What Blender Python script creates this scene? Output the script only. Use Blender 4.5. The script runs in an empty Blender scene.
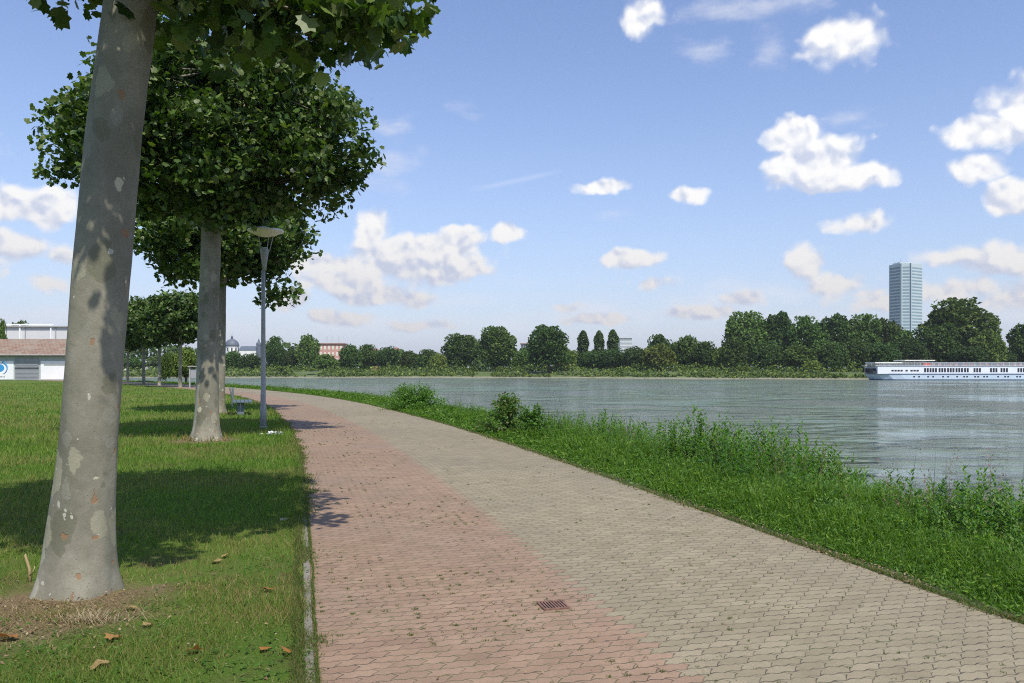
import bpy, math, random
import numpy as np
from mathutils import Vector, Matrix
R = math.radians
rng = np.random.default_rng(7)
random.seed(7)
scene = bpy.context.scene
COL = scene.collection

# ------------------------------------------------------------------ camera
F, HOR, CAMZ = 796.4, 368.0, 1.6          # focal length in pixels, horizon row, eye height
cd = bpy.data.cameras.new("camera"); cam = bpy.data.objects.new("camera", cd); COL.objects.link(cam)
cam.location = (0, 0, CAMZ); cam.rotation_euler = (R(90), 0, 0)
cd.sensor_width = 36; cd.lens = 28; cd.shift_y = (HOR - 341.5) / 1024
cd.clip_start = 0.05; cd.clip_end = 20000
scene.camera = cam

# ------------------------------------------------------------------ light
SUN_EL, SUN_AZ = R(57), R(155)            # azimuth clockwise from +Y; the sun stands behind the camera and to its right
world = bpy.data.worlds.new("World"); scene.world = world; world.use_nodes = True
sl = bpy.data.lights.new("sun", 'SUN'); sl.energy = 4.3; sl.angle = R(0.53); sl.color = (1, 0.95, 0.86)
so = bpy.data.objects.new("sun", sl); COL.objects.link(so)
so.rotation_euler = (-Vector((math.sin(SUN_AZ)*math.cos(SUN_EL), math.cos(SUN_AZ)*math.cos(SUN_EL), math.sin(SUN_EL)))).to_track_quat('-Z', 'Y').to_euler()
scene.view_settings.view_transform = 'Standard'; scene.view_settings.look = 'None'
scene.view_settings.exposure = 0.28; scene.view_settings.gamma = 1
scene.render.engine = 'CYCLES'
scene.cycles.max_bounces = 6; scene.cycles.diffuse_bounces = 3; scene.cycles.glossy_bounces = 3
scene.cycles.transmission_bounces = 3; scene.cycles.transparent_max_bounces = 6
scene.cycles.use_denoising = False; scene.cycles.filter_width = 1.1; scene.cycles.sample_clamp_indirect = 3; scene.cycles.sample_clamp_direct = 1.8

# ------------------------------------------------------------------ node helpers
class NT:
    def __init__(s, tree): s.t = tree; s.n = tree.nodes; s.l = tree.links
    def node(s, typ, **kw):
        n = s.n.new(typ)
        for k, v in kw.items(): setattr(n, k, v)
        return n
    def put(s, sock, v):
        if isinstance(v, bpy.types.NodeSocket): s.l.new(v, sock)
        elif v is not None:
            if sock.type == 'RGBA' and len(v) == 3: v = (*v, 1)
            sock.default_value = v
    def math(s, op, a, b=None, c=None, clamp=False):
        n = s.node('ShaderNodeMath', operation=op, use_clamp=clamp)
        for i, v in enumerate((a, b, c)):
            if v is not None: s.put(n.inputs[i], v)
        return n.outputs[0]
    def vmath(s, op, a, b=None, c=None):
        n = s.node('ShaderNodeVectorMath', operation=op)
        for i, v in enumerate((a, b, c)):
            if v is not None: s.put(n.inputs[i], v)
        return n.outputs['Value'] if op in ('LENGTH', 'DOT_PRODUCT', 'DISTANCE') else n.outputs[0]
    def noise(s, vec, scale, detail=3, rough=0.5, dist=0.0):
        n = s.node('ShaderNodeTexNoise'); s.put(n.inputs['Vector'], vec)
        for k, v in (('Scale', scale), ('Detail', detail), ('Roughness', rough), ('Distortion', dist)): s.put(n.inputs[k], v)
        return n.outputs['Fac']
    def voro(s, vec, scale, feature='F1', rnd=1.0):
        n = s.node('ShaderNodeTexVoronoi', feature=feature); s.put(n.inputs['Vector'], vec)
        s.put(n.inputs['Scale'], scale); s.put(n.inputs['Randomness'], rnd); return n
    def ramp(s, fac, stops, interp='LINEAR'):
        n = s.node('ShaderNodeValToRGB'); e = n.color_ramp.elements; n.color_ramp.interpolation = interp
        while len(e) < len(stops): e.new(0.5)
        for k, (p, c) in enumerate(stops):
            e[k].position = p; e[k].color = (*c, 1) if len(c) == 3 else c
        s.put(n.inputs[0], fac); return n.outputs[0]
    def step(s, fac, a, b):                # smooth 0..1 between a and b
        n = s.node('ShaderNodeMapRange', interpolation_type='SMOOTHSTEP')
        s.put(n.inputs['Value'], fac); n.inputs['From Min'].default_value = a; n.inputs['From Max'].default_value = b
        return n.outputs[0]
    def mix(s, fac, a, b, mode='MIX'):
        n = s.node('ShaderNodeMix', data_type='RGBA', blend_type=mode)
        s.put(n.inputs[0], fac); s.put(n.inputs[6], a); s.put(n.inputs[7], b); return n.outputs[2]
    def sep(s, v):
        n = s.node('ShaderNodeSeparateXYZ'); s.put(n.inputs[0], v); return n.outputs
    def comb(s, x, y, z):
        n = s.node('ShaderNodeCombineXYZ')
        for i, v in enumerate((x, y, z)): s.put(n.inputs[i], v)
        return n.outputs[0]
    def bump(s, h, strength, dist=0.02, normal=None):
        n = s.node('ShaderNodeBump'); s.put(n.inputs['Height'], h); s.put(n.inputs['Strength'], strength)
        s.put(n.inputs['Distance'], dist)
        if normal is not None: s.put(n.inputs['Normal'], normal)
        return n.outputs[0]
    def attr(s, name, out='Color'):
        return s.node('ShaderNodeAttribute', attribute_name=name).outputs[out]

def material(name):
    m = bpy.data.materials.new(name); m.use_nodes = True
    t = NT(m.node_tree); t.n.clear()
    out = t.node('ShaderNodeOutputMaterial')
    p = t.node('ShaderNodeBsdfPrincipled'); t.l.new(p.outputs[0], out.inputs[0])
    t.p = p; t.out = out
    return m, t
def coords(t, kind='Object'): return t.node('ShaderNodeTexCoord').outputs[kind]

def paint(name, col, rough=0.6, var=0.12, scale=1.5, metal=0.0, bump=0.0):
    m, t = material(name); co = coords(t)
    n = t.noise(co, scale, 5, 0.6); n2 = t.noise(co, scale*9, 3)
    f = t.math('ADD', t.math('MULTIPLY', n, 0.7), t.math('MULTIPLY', n2, 0.3))
    lo = tuple(c*(1-var*1.6) for c in col); hi = tuple(min(1, c*(1+var*1.2)) for c in col)
    t.put(t.p.inputs['Base Color'], t.ramp(f, [(0.3, lo), (0.7, hi)]))
    t.put(t.p.inputs['Roughness'], rough); t.put(t.p.inputs['Metallic'], metal)
    if bump: t.put(t.p.inputs['Normal'], t.bump(n2, bump, 0.01))
    return m

# ------------------------------------------------------------------ sky with cumulus clouds
def build_sky():
    t = NT(world.node_tree); t.n.clear()
    out = t.node('ShaderNodeOutputWorld'); bg = t.node('ShaderNodeBackground'); t.l.new(bg.outputs[0], out.inputs[0])
    sky = t.node('ShaderNodeTexSky', sky_type='NISHITA', sun_disc=False)
    sky.sun_elevation = SUN_EL; sky.sun_rotation = SUN_AZ
    sky.air_density = 1.25; sky.dust_density = 0.6; sky.ozone_density = 2.2; sky.altitude = 100
    base = t.mix(1.0, sky.outputs[0], (0.1*1.20, 0.1*1.18, 0.1*1.40), 'MULTIPLY')
    d = coords(t, 'Generated')
    x, y, z = t.sep(d)
    az = t.math('ARCTAN2', x, y); el = t.math('ARCSINE', z)
    p = t.comb(az, el, 0.0)
    wob = t.node('ShaderNodeTexNoise'); t.put(wob.inputs['Vector'], p); wob.inputs['Scale'].default_value = 26; wob.inputs['Detail'].default_value = 4
    pw = t.vmath('MULTIPLY_ADD', t.vmath('SUBTRACT', wob.outputs['Color'], (0.5, 0.5, 0.5)), (0.026, 0.020, 0), p)
    def ang(px, py):
        a = (px-512)/F; e = (HOR-py)/F
        return math.atan(a), math.atan(e*math.cos(math.atan(a)))
    # centre x, centre y, half width, half height (degrees come from the bearing of each cloud), weight
    solid = [(796,138,30,22,1),(820,160,46,24,1),(865,176,32,17,1),(792,168,34,22,1),(838,182,50,12,1),
             (644,14,30,20,.85),(846,40,50,24,.8),(812,52,24,12,.6),
             (606,186,34,8,.85),(688,194,24,9,.75),(986,132,40,17,.95),(1030,112,44,30,.9),(972,170,28,13,.8),(1014,196,24,17,.95),
             (858,223,34,11,.8),(633,259,34,11,.95),(652,284,24,9,.7),
             (374,226,22,20,1),(398,250,48,20,.95),(440,248,52,18,1),(462,236,30,14,.9),(506,232,22,13,.9),(450,268,60,10,.9),(372,293,50,15,.95),(330,263,46,14,.85),(290,300,22,14,.8),(420,262,84,28,.95),(350,280,60,16,.8),(400,298,50,12,.75),(310,262,34,12,.8),
             (28,206,52,20,.85),(14,246,26,15,.85),(64,256,16,12,.6),(48,282,22,13,.6),
             (806,262,18,20,.75),(838,284,36,20,.75),(866,294,30,10,.6),(1000,262,44,18,.75),(960,290,60,14,.6),(1020,300,40,22,.7),
             (700,312,50,10,.75),(745,300,26,10,.7),(600,320,44,8,.7),(560,306,26,7,.55),(338,318,44,9,.7),(420,326,50,7,.6),(955,258,34,13,.7),(880,300,40,10,.6),
             (-90,150,70,30,.9),(-160,250,90,30,.9),(1140,170,60,30,.9),(1200,260,90,24,.8),(1350,120,90,30,.9)]
    thin = [(752,6,70,16,.6),(772,44,20,22,.6),(712,48,40,12,.55),(610,214,24,7,.5),(395,124,28,12,.5),(388,165,34,26,.55),(850,120,26,12,.45),
            (930,38,24,5,.3),(700,306,80,18,.6),(600,312,90,16,.55),(500,325,120,14,.45),(660,280,40,12,.4),(330,322,100,12,.45),(250,330,80,20,.4),(980,320,90,20,.55),
            (780,318,80,14,.5),(30,318,80,14,.5),(740,300,70,22,.7),(560,318,120,12,.5),(470,300,60,12,.4),(465,108,22,8,.25),(520,280,50,8,.2)]
    def field(lst, pv):
        acc = None
        for (cx, cy, rx, ry, w) in lst:
            a, e = ang(cx, cy); sx = F/rx/(1+((cx-512)/F)**2)**0 * 1.0; sy = F/ry
            q = t.vmath('MULTIPLY_ADD', pv, (sx, sy, 0), (-a*sx, -e*sy, 0))
            L = t.vmath('LENGTH', q)
            v = t.math('MULTIPLY_ADD', L, -w*0.9, w*1.05)     # w*(1.05 - 0.9 L)
            acc = v if acc is None else t.math('SMOOTH_MAX', acc, v, 0.12) if False else t.math('MAXIMUM', acc, v)
        return acc
    fs = field(solid, pw); ft = field(thin, pw)
    def billow(q):
        v1 = t.voro(q, 38, 'SMOOTH_F1').outputs['Distance']; v2 = t.voro(q, 95, 'SMOOTH_F1').outputs['Distance']
        a = t.math('MULTIPLY_ADD', v1, -0.75, 0.62); b_ = t.math('MULTIPLY_ADD', v2, -0.30, 0.14)
        return t.math('ADD', t.math('ADD', a, b_), t.math('MULTIPLY', t.noise(q, 24, 9, 0.62), 0.55))
    pb = t.vmath('MULTIPLY_ADD', t.vmath('SUBTRACT', wob.outputs['Color'], (0.5, 0.5, 0.5)), (0.02, 0.02, 0), p)
    n1 = billow(pb)                                            # billows
    n1s = billow(t.vmath('ADD', pb, (0.004, 0.009, 0)))
    n3 = t.noise(t.vmath('MULTIPLY', p, (1, 2.2, 1)), 14, 6, 0.6)
    dens = t.math('MULTIPLY_ADD', fs, 1.2, t.math('MULTIPLY_ADD', n1, 0.95, -0.55))
    a1 = t.step(dens, 0.12, 0.60)
    a2 = t.math('MULTIPLY', t.step(t.math('ADD', ft, t.math('MULTIPLY_ADD', n3, 1.6, -0.9)), -0.08, 0.8), 0.7)
    # light comes from above: thick parts far from the upper edge are greyer
    lit = t.math('MULTIPLY_ADD', t.math('SUBTRACT', n1, n1s), 2.2, 0.66)
    bot = field([(cx, cy+ry*0.9, rx*1.05, ry*0.9, w) for (cx, cy, rx, ry, w) in solid], pw)
    lit = t.math('SUBTRACT', lit, t.math('MULTIPLY', t.step(bot, 0.1, 0.95), 0.24), clamp=True)
    lowf = t.step(el, 0.0, 0.25)
    white = t.mix(lowf, (0.62, 0.595, 0.59, 1), (0.88, 0.87, 0.85, 1))
    shade = t.mix(lowf, (0.45, 0.47, 0.57, 1), (0.52, 0.57, 0.70, 1))
    ccol = t.mix(t.step(lit, 0.05, 0.85), shade, white)
    # milky air above the horizon
    hz = t.math('POWER', t.math('SUBTRACT', 1.0, t.math('MAXIMUM', el, 0.0), clamp=True), 5.0)
    base = t.mix(t.math('MULTIPLY', hz, 0.66), base, (0.40, 0.49, 0.69, 1))
    c = t.mix(a2, base, (0.66, 0.68, 0.76, 1))
    c = t.mix(t.math('MULTIPLY', a1, 0.95), c, ccol)
    # vapour trail
    a0, e0 = ang(515, 181); q = t.vmath('SUBTRACT', p, (a0, e0, 0)); qx, qy, _ = t.sep(q)
    dy = t.math('ABSOLUTE', t.math('SUBTRACT', qy, t.math('MULTIPLY', qx, 0.2)))
    tr = t.math('MULTIPLY', t.math('SUBTRACT', 1.0, t.step(dy, 0.0, 0.005)), t.math('SUBTRACT', 1.0, t.step(t.math('ABSOLUTE', qx), 0.02, 0.07)))
    c = t.mix(t.math('MULTIPLY', tr, 0.16), c, (0.8, 0.82, 0.88, 1))
    t.put(bg.inputs[0], c); bg.inputs[1].default_value = 1.0
build_sky()

# ------------------------------------------------------------------ mesh helpers
def link_mesh(name, V, Fc, mats, parent=None, smooth=False, col=None, uv=None, midx=None, world_coords=True):
    me = bpy.data.meshes.new(name)
    V = np.asarray(V, dtype=np.float32).reshape(-1, 3)
    q = parent
    while q is not None and world_coords: V = V - np.array(q.location, dtype=np.float32); q = q.parent
    if isinstance(Fc, np.ndarray):
        nf, k = Fc.shape
        me.vertices.add(len(V)); me.vertices.foreach_set('co', V.ravel())
        me.loops.add(nf*k); me.loops.foreach_set('vertex_index', Fc.astype(np.int32).ravel())
        me.polygons.add(nf); me.polygons.foreach_set('loop_start', np.arange(0, nf*k, k, dtype=np.int32))
        me.polygons.foreach_set('loop_total', np.full(nf, k, dtype=np.int32))
        me.update(calc_edges=True)
    else:
        me.from_pydata([tuple(map(float, v)) for v in V], [], [list(map(int, f)) for f in Fc]); me.update()
    for m in (mats if isinstance(mats, (list, tuple)) else [mats]): me.materials.append(m)
    if midx is not None: me.polygons.foreach_set('material_index', np.asarray(midx, dtype=np.int32))
    me.polygons.foreach_set('use_smooth', np.full(len(me.polygons), bool(smooth)))
    if col is not None:
        a = me.attributes.new('Col', 'FLOAT_COLOR', 'POINT'); c = np.ones((len(V), 4), dtype=np.float32); c[:, :3] = col
        a.data.foreach_set('color', c.ravel())
    if uv is not None:
        ul = me.uv_layers.new(name='UVMap'); li = np.empty(len(me.loops), dtype=np.int32); me.loops.foreach_get('vertex_index', li)
        ul.data.foreach_set('uv', np.asarray(uv, dtype=np.float32)[li].ravel())
    o = bpy.data.objects.new(name, me); COL.objects.link(o)
    if parent is not None: o.parent = parent
    return o
def tag(o, label=None, cat=None, group=None, kind=None):
    if label: o['label'] = label
    if cat: o['category'] = cat
    if group: o['group'] = group
    if kind: o['kind'] = kind
    return o
def thing(name, label, cat, loc, group=None):
    o = bpy.data.objects.new(name, None); o.empty_display_size = 0.2; COL.objects.link(o); o.location = loc
    return tag(o, label, cat, group)
def copy_tree(o, parent=None):
    c = o.copy(); COL.objects.link(c)
    if parent is not None: c.parent = parent
    for ch in [k for k in list(COL.objects) if k.parent == o]: copy_tree(ch, c)
    return c

class MB:
    """collects boxes and tubes for one mesh"""
    def __init__(s): s.v = []; s.f = []; s.m = []
    def add(s, V, Fc, m=0):
        b = len(s.v); s.v += [tuple(map(float, v)) for v in V]
        for f in Fc: s.f.append([int(b+i) for i in f]); s.m.append(m)
    def box(s, c, size, rz=0, m=0, taper=1.0):
        hx, hy, hz = (k/2 for k in size); V = []
        for z, k in ((-hz, 1), (hz, taper)):
            for x, y in ((-hx, -hy), (hx, -hy), (hx, hy), (-hx, hy)): V.append((x*k, y*k, z))
        cr, sr = math.cos(rz), math.sin(rz)
        V = [(c[0]+x*cr-y*sr, c[1]+x*sr+y*cr, c[2]+z) for x, y, z in V]
        s.add(V, [(3,2,1,0),(4,5,6,7),(0,1,5,4),(1,2,6,5),(2,3,7,6),(3,0,4,7)], m)
    def tube(s, pts, rad, n=8, m=0, cap=True):
        V, Fc = tube(pts, rad, n); s.add(V, Fc, m)
        if cap:
            b = len(s.v) - len(V); s.f.append([b+i for i in range(n)][::-1]); s.m.append(m)
            e = len(s.v) - n; s.f.append([e+i for i in range(n)]); s.m.append(m)
    def lathe(s, c, prof, n=24, m=0):
        V = []; Fc = []
        for r, z in prof:
            for k in range(n): a = 2*math.pi*k/n; V.append((c[0]+r*math.cos(a), c[1]+r*math.sin(a), c[2]+z))
        for i in range(len(prof)-1):
            for k in range(n): Fc.append((i*n+k, i*n+(k+1) % n, (i+1)*n+(k+1) % n, (i+1)*n+k))
        Fc.append(tuple(range(n))[::-1]); Fc.append(tuple((len(prof)-1)*n+k for k in range(n)))
        s.add(V, Fc, m)
    def build(s, name, mats, parent=None, smooth=False, world_coords=True, bevel=0):
        o = link_mesh(name, s.v, s.f, mats, parent, smooth, midx=s.m, world_coords=world_coords)
        if bevel:
            b = o.modifiers.new('bevel', 'BEVEL'); b.width = bevel; b.segments = 2; b.limit_method = 'ANGLE'
        return o

def tube(pts, rad, n=8):
    pts = np.asarray(pts, float); m = len(pts); rad = np.broadcast_to(np.asarray(rad, float), (m,))
    tan = np.gradient(pts, axis=0); tan /= np.linalg.norm(tan, axis=1, keepdims=True)+1e-9
    V = np.zeros((m, n, 3)); ref = np.array([1.0, 0, 0]) if abs(tan[0][0]) < 0.9 else np.array([0, 1.0, 0])
    u = np.cross(tan[0], ref); u /= np.linalg.norm(u); a = np.arange(n)*2*np.pi/n
    for i in range(m):
        u = u - tan[i]*np.dot(u, tan[i]); u /= np.linalg.norm(u); w = np.cross(tan[i], u)
        V[i] = pts[i] + rad[i]*(np.cos(a)[:, None]*u + np.sin(a)[:, None]*w)
    i, k = np.meshgrid(np.arange(m-1), np.arange(n), indexing='ij'); k2 = (k+1) % n
    Fc = np.stack([i*n+k, i*n+k2, (i+1)*n+k2, (i+1)*n+k], -1).reshape(-1, 4)
    return V.reshape(-1, 3), Fc

_grid = rng.random((64, 64))
def vnoise(x, y, s=1.0):                 # smooth value noise, numpy
    x = np.asarray(x)*s; y = np.asarray(y)*s; xi = np.floor(x).astype(int); yi = np.floor(y).astype(int)
    fx = x-xi; fy = y-yi; fx = fx*fx*(3-2*fx); fy = fy*fy*(3-2*fy)
    g = lambda a, b: _grid[a % 64, b % 64]
    return (g(xi, yi)*(1-fx)*(1-fy)+g(xi+1, yi)*fx*(1-fy)+g(xi, yi+1)*(1-fx)*fy+g(xi+1, yi+1)*fx*fy)
def fbm(x, y, s=1.0): return 0.55*vnoise(x, y, s)+0.3*vnoise(x+7.3, y+1.9, s*2.1)+0.15*vnoise(x+3.1, y+9.2, s*4.3)

def scatter(tv, tf, P, X, Y, Z, S):
    """template verts (k,3), faces (f,n); placed at P with axes X,Y,Z scaled by S"""
    S = np.asarray(S); S = S[:, None] if S.ndim == 1 else S
    k = len(tv); N = len(P)
    V = P[:, None, :] + (tv[None, :, 0, None]*X[:, None, :] + tv[None, :, 1, None]*Y[:, None, :] + tv[None, :, 2, None]*Z[:, None, :])*S[:, None, :1]
    Fc = (tf[None] + (np.arange(N)*k)[:, None, None]).reshape(-1, tf.shape[1])
    return V.reshape(-1, 3), Fc
def frames(N, up=0.0, r=rng):
    """random frames whose normal Z leans towards world up by `up`"""
    Z = r.normal(size=(N, 3)); Z /= np.linalg.norm(Z, axis=1, keepdims=True); Z[:, 2] += up
    Z /= np.linalg.norm(Z, axis=1, keepdims=True)
    X = np.cross(Z, r.normal(size=(N, 3))); X /= np.linalg.norm(X, axis=1, keepdims=True)
    return X, np.cross(Z, X), Z

# palmate leaf of a plane tree, about 1 across, folded a little
def plane_leaf():
    pts = [(0, -0.12), (0.26, -0.24), (0.40, -0.04), (0.60, 0.10), (0.43, 0.26), (0.50, 0.54), (0.26, 0.54), (0, 0.86),
           (-0.26, 0.54), (-0.50, 0.54), (-0.43, 0.26), (-0.60, 0.10), (-0.40, -0.04), (-0.26, -0.24)]
    V = [(0, 0.12, 0.0)] + [(x, y, -0.12*abs(x)-0.14*max(0, y)**2) for x, y in pts]
    n = len(pts); Fc = [(0, 1+i, 1+(i+1) % n) for i in range(n)]
    return np.array(V), np.array(Fc)
PLV, PLF = plane_leaf()
# pointed lance leaf
LLV = np.array([(0,0,0),(0.16,0.35,0.03),(0,0.45,-0.02),(-0.16,0.35,0.03),(0,1,-0.18)]); LLF = np.array([(0,1,2),(0,2,3),(1,4,2),(2,4,3)])
# ragged clump of leaves, used on trees a long way off
a_ = np.arange(7)*2*np.pi/7; r_ = np.array([0.55, 0.3, 0.5, 0.26, 0.58, 0.33, 0.42])
CLV = np.concatenate([[(0, 0, 0.1)], np.stack([r_*np.cos(a_), r_*np.sin(a_), np.array([0, .06, -.08, .05, -.1, .04, -.06])], 1)])
CLF = np.array([(0, 1+i, 1+(i+1) % 7) for i in range(7)])

# ------------------------------------------------------------------ the promenade's line: seam between red and grey paving
ctrl = np.array([(6.9,-17),(4.9,-10),(2.9,-3),(.93,4.04),(-.2,8.27),(-2.45,16.3),(-5.2,24.8),(-10,37.5),(-16.5,50.5),(-26.5,66),(-41,84.5),(-62,106),(-105,143),(-210,222),(-420,330)], float)
def catmull(C, n=24):
    out = []
    for i in range(len(C)-1):
        p0 = C[max(i-1, 0)]; p1 = C[i]; p2 = C[i+1]; p3 = C[min(i+2, len(C)-1)]
        for k in range(n):
            u = k/n; out.append(0.5*((2*p1)+(-p0+p2)*u+(2*p0-5*p1+4*p2-p3)*u*u+(-p0+3*p1-3*p2+p3)*u**3))
    out.append(C[-1]); return np.array(out)
cv = catmull(ctrl); 
for _ in range(30): cv[1:-1] = 0.25*cv[:-2]+0.5*cv[1:-1]+0.25*cv[2:]
seg = np.r_[0, np.cumsum(np.linalg.norm(np.diff(cv, axis=0), axis=1))]
i0 = np.argmin(np.abs(cv[:, 1])); seg -= seg[i0]           # s = 0 beside the camera
S_MIN, S_MAX = seg[0], seg[-1]
def curve(s):
    s = np.asarray(s, float); x = np.interp(s, seg, cv[:, 0]); y = np.interp(s, seg, cv[:, 1])
    e = 0.5; dx = np.interp(s+e, seg, cv[:, 0])-np.interp(s-e, seg, cv[:, 0]); dy = np.interp(s+e, seg, cv[:, 1])-np.interp(s-e, seg, cv[:, 1])
    L = np.hypot(dx, dy)+1e-9; return x, y, dx/L, dy/L
def at(s, tt):                                              # s along, tt to the right
    x, y, dx, dy = curve(s); return x+dy*tt, y-dx*tt
T_LEFT, T_RIGHT, T_VERGE, T_WATER, WZ = -1.86, 2.4, 4.7, 9.6, -2.5
def bank_z(tt):
    tt = np.asarray(tt, float)
    return np.where(tt < T_RIGHT+.05, 0, np.where(tt < T_VERGE, -0.05*(tt-T_RIGHT), -0.11+(WZ-0.5)*np.clip((tt-T_VERGE)/(T_WATER-T_VERGE), 0, 1.1)))

def ribbon(name, ts, zf, mat, s0=S_MIN+1, s1=S_MAX-1, ds=1.0, parent=None, dense_to=None):
    ss = np.arange(s0, s1, ds) if dense_to is None else np.r_[np.arange(s0, dense_to, ds), np.arange(dense_to, s1, 4.0)]
    T, Sg = np.meshgrid(ts, ss); X, Y = at(Sg, T); Z = zf(T, Sg)
    V = np.stack([X, Y, Z], -1).reshape(-1, 3); m, n = T.shape
    i, k = np.meshgrid(np.arange(m-1), np.arange(n-1), indexing='ij')
    Fc = np.stack([i*n+k, i*n+k+1, (i+1)*n+k+1, (i+1)*n+k], -1).reshape(-1, 4)
    return link_mesh(name, V, Fc, mat, parent, True, uv=np.stack([T.ravel(), Sg.ravel()], 1))

# ------------------------------------------------------------------ setting materials
def mat_paving():
    m, t = material('paving'); uv = coords(t, 'UV'); u, v, _ = t.sep(uv)
    W, H = 0.18, 0.086
    wv = t.math('MULTIPLY', t.math('SINE', t.math('MULTIPLY', u, 2*math.pi/W*2)), 0.007)       # wavy long joints
    v2 = t.math('ADD', v, wv)
    fr = t.math('FRACT', t.math('DIVIDE', v2, H))
    u2 = t.math('ADD', u, t.math('MULTIPLY', t.math('ABSOLUTE', t.math('SUBTRACT', fr, 0.5)), 0.085))
    wob = t.noise(uv, 3, 2); u2 = t.math('MULTIPLY_ADD', wob, 0.014, u2); v2 = t.math('MULTIPLY_ADD', wob, 0.014, v2)
    b = t.node('ShaderNodeTexBrick'); t.put(b.inputs['Vector'], t.comb(u2, v2, 0.0)); b.offset = 0.5
    b.inputs['Scale'].default_value = 1; b.inputs['Brick Width'].default_value = W; b.inputs['Row Height'].default_value = H
    b.inputs['Mortar Size'].default_value = 0.0052; b.inputs['Mortar Smooth'].default_value = 0.45; b.inputs['Bias'].default_value = 0
    b.inputs['Color1'].default_value = (0, 0, 0, 1); b.inputs['Color2'].default_value = (1, 1, 1, 1); b.inputs['Mortar'].default_value = (0.5, 0.5, 0.5, 1)
    row = t.math('FLOOR', t.math('DIVIDE', v2, H)); even = t.math('SUBTRACT', 1.0, t.math('FLOORED_MODULO', row, 2.0))
    off = t.math('MULTIPLY', even, W/2); cen = t.math('SUBTRACT', t.math('MULTIPLY', t.math('ADD', t.math('FLOOR', t.math('DIVIDE', t.math('ADD', u2, off), W)), 0.5), W), off)
    isred = t.math('LESS_THAN', cen, 0.03)
    co = coords(t)
    big = t.noise(co, 0.5, 4, 0.6); mid = t.noise(co, 4, 4, 0.6); fine = t.noise(co, 170, 3, 0.75); wide = t.noise(co, 0.16, 3, 0.6)
    bc = b.outputs['Color']
    red = t.mix(bc, (0.231, 0.150, 0.095, 1), (0.279, 0.187, 0.120, 1)); red = t.mix(t.math('MULTIPLY', t.step(big, 0.4, 0.7), 0.5), red, (0.22, 0.16, 0.115, 1))
    grey = t.mix(bc, (0.213, 0.177, 0.108, 1), (0.26, 0.219, 0.140, 1)); grey = t.mix(t.math('MULTIPLY', t.step(big, 0.4, 0.7), 0.4), grey, (0.20, 0.172, 0.115, 1))
    col = t.mix(isred, grey, red)
    g = t.math('MULTIPLY_ADD', fine, 1.3, 0.35); col = t.mix(1.0, col, t.comb(g, g, g), 'MULTIPLY')
    g2 = t.math('MULTIPLY_ADD', mid, 0.55, 0.73); col = t.mix(1.0, col, t.comb(g2, g2, g2), 'MULTIPLY')
    g3 = t.math('MULTIPLY_ADD', wide, 0.5, 0.77); col = t.mix(1.0, col, t.comb(g3, g3, g3), 'MULTIPLY')
    wm = t.step(t.math('ADD', t.noise(co, 1.6, 5, 0.65), t.math('MULTIPLY', isred, 0.07)), 0.50, 0.66)
    dirt = t.mix(wm, (0.050, 0.040, 0.028, 1), (0.06, 0.09, 0.025, 1))
    jf = t.math('MULTIPLY', b.outputs['Fac'], t.math('MULTIPLY_ADD', t.step(t.noise(co, 7, 4, .7), 0.36, 0.60), 0.62, 0.34))
    col = t.mix(jf, col, dirt)
    st = t.step(t.noise(co, 2.3, 6, 0.7, 0.6), 0.60, 0.72); col = t.mix(t.math('MULTIPLY', st, 0.28), col, (0.12, 0.10, 0.065, 1))
    sp = t.step(t.noise(co, 38, 2, 0.5), 0.74, 0.79); col = t.mix(t.math('MULTIPLY', sp, 0.7), col, (0.10, 0.075, 0.04, 1))
    t.put(t.p.inputs['Base Color'], col); t.put(t.p.inputs['Roughness'], 0.85)
    hgt = t.math('SUBTRACT', t.math('MULTIPLY', fine, 0.14), b.outputs['Fac'])
    t.put(t.p.inputs['Normal'], t.bump(hgt, 0.7, 0.006))
    return m
M_RED = M_GREY = mat_paving()

tree_spots = {}
def mat_lawn():
    m, t = material('lawn'); co = coords(t)
    big = t.noise(co, 0.35, 5, 0.6); mid = t.noise(co, 3.0, 5, 0.65); fine = t.noise(co, 55, 4, 0.7)
    green = t.mix(t.step(big, 0.35, 0.65), (0.060, 0.120, 0.016, 1), (0.125, 0.185, 0.030, 1))
    green = t.mix(t.math('MULTIPLY', t.step(mid, 0.45, 0.7), 0.5), green, (0.13, 0.12, 0.045, 1))
    soil = t.mix(fine, (0.11, 0.078, 0.045, 1), (0.30, 0.22, 0.13, 1))
    mask = None
    for (x, y, r) in ((-3.05, 5.3, .72), (-6.8, 17.6, 0.8), (-3.4, 4.75, .5), (-10.35, 28.3, .7)):
        d = t.math('DIVIDE', t.vmath('DISTANCE', co, (x, y, 0)), r)
        mask = d if mask is None else t.math('MINIMUM', mask, d)
    mask = t.math('SUBTRACT', 1.0, t.step(t.math('MULTIPLY_ADD', mid, 1.2, t.math('SUBTRACT', mask, 0.6)), 0.55, 1.15))
    green = t.mix(t.math('MULTIPLY', t.step(t.noise(co, 1.1, 5, 0.7), 0.52, 0.66), 0.75), green, (0.12, 0.085, 0.045, 1))
    col = t.mix(mask, green, soil)
    g = t.math('MULTIPLY_ADD', fine, 0.9, 0.5); col = t.mix(1.0, col, t.comb(g, g, g), 'MULTIPLY')
    t.put(t.p.inputs['Base Color'], col); t.put(t.p.inputs['Roughness'], 0.95)
    t.put(t.p.inputs['Normal'], t.bump(t.math('ADD', fine, mid), 0.8, 0.03)); t.p.inputs['Specular IOR Level'].default_value = 0.1
    return m
M_LAWN = mat_lawn()
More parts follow.
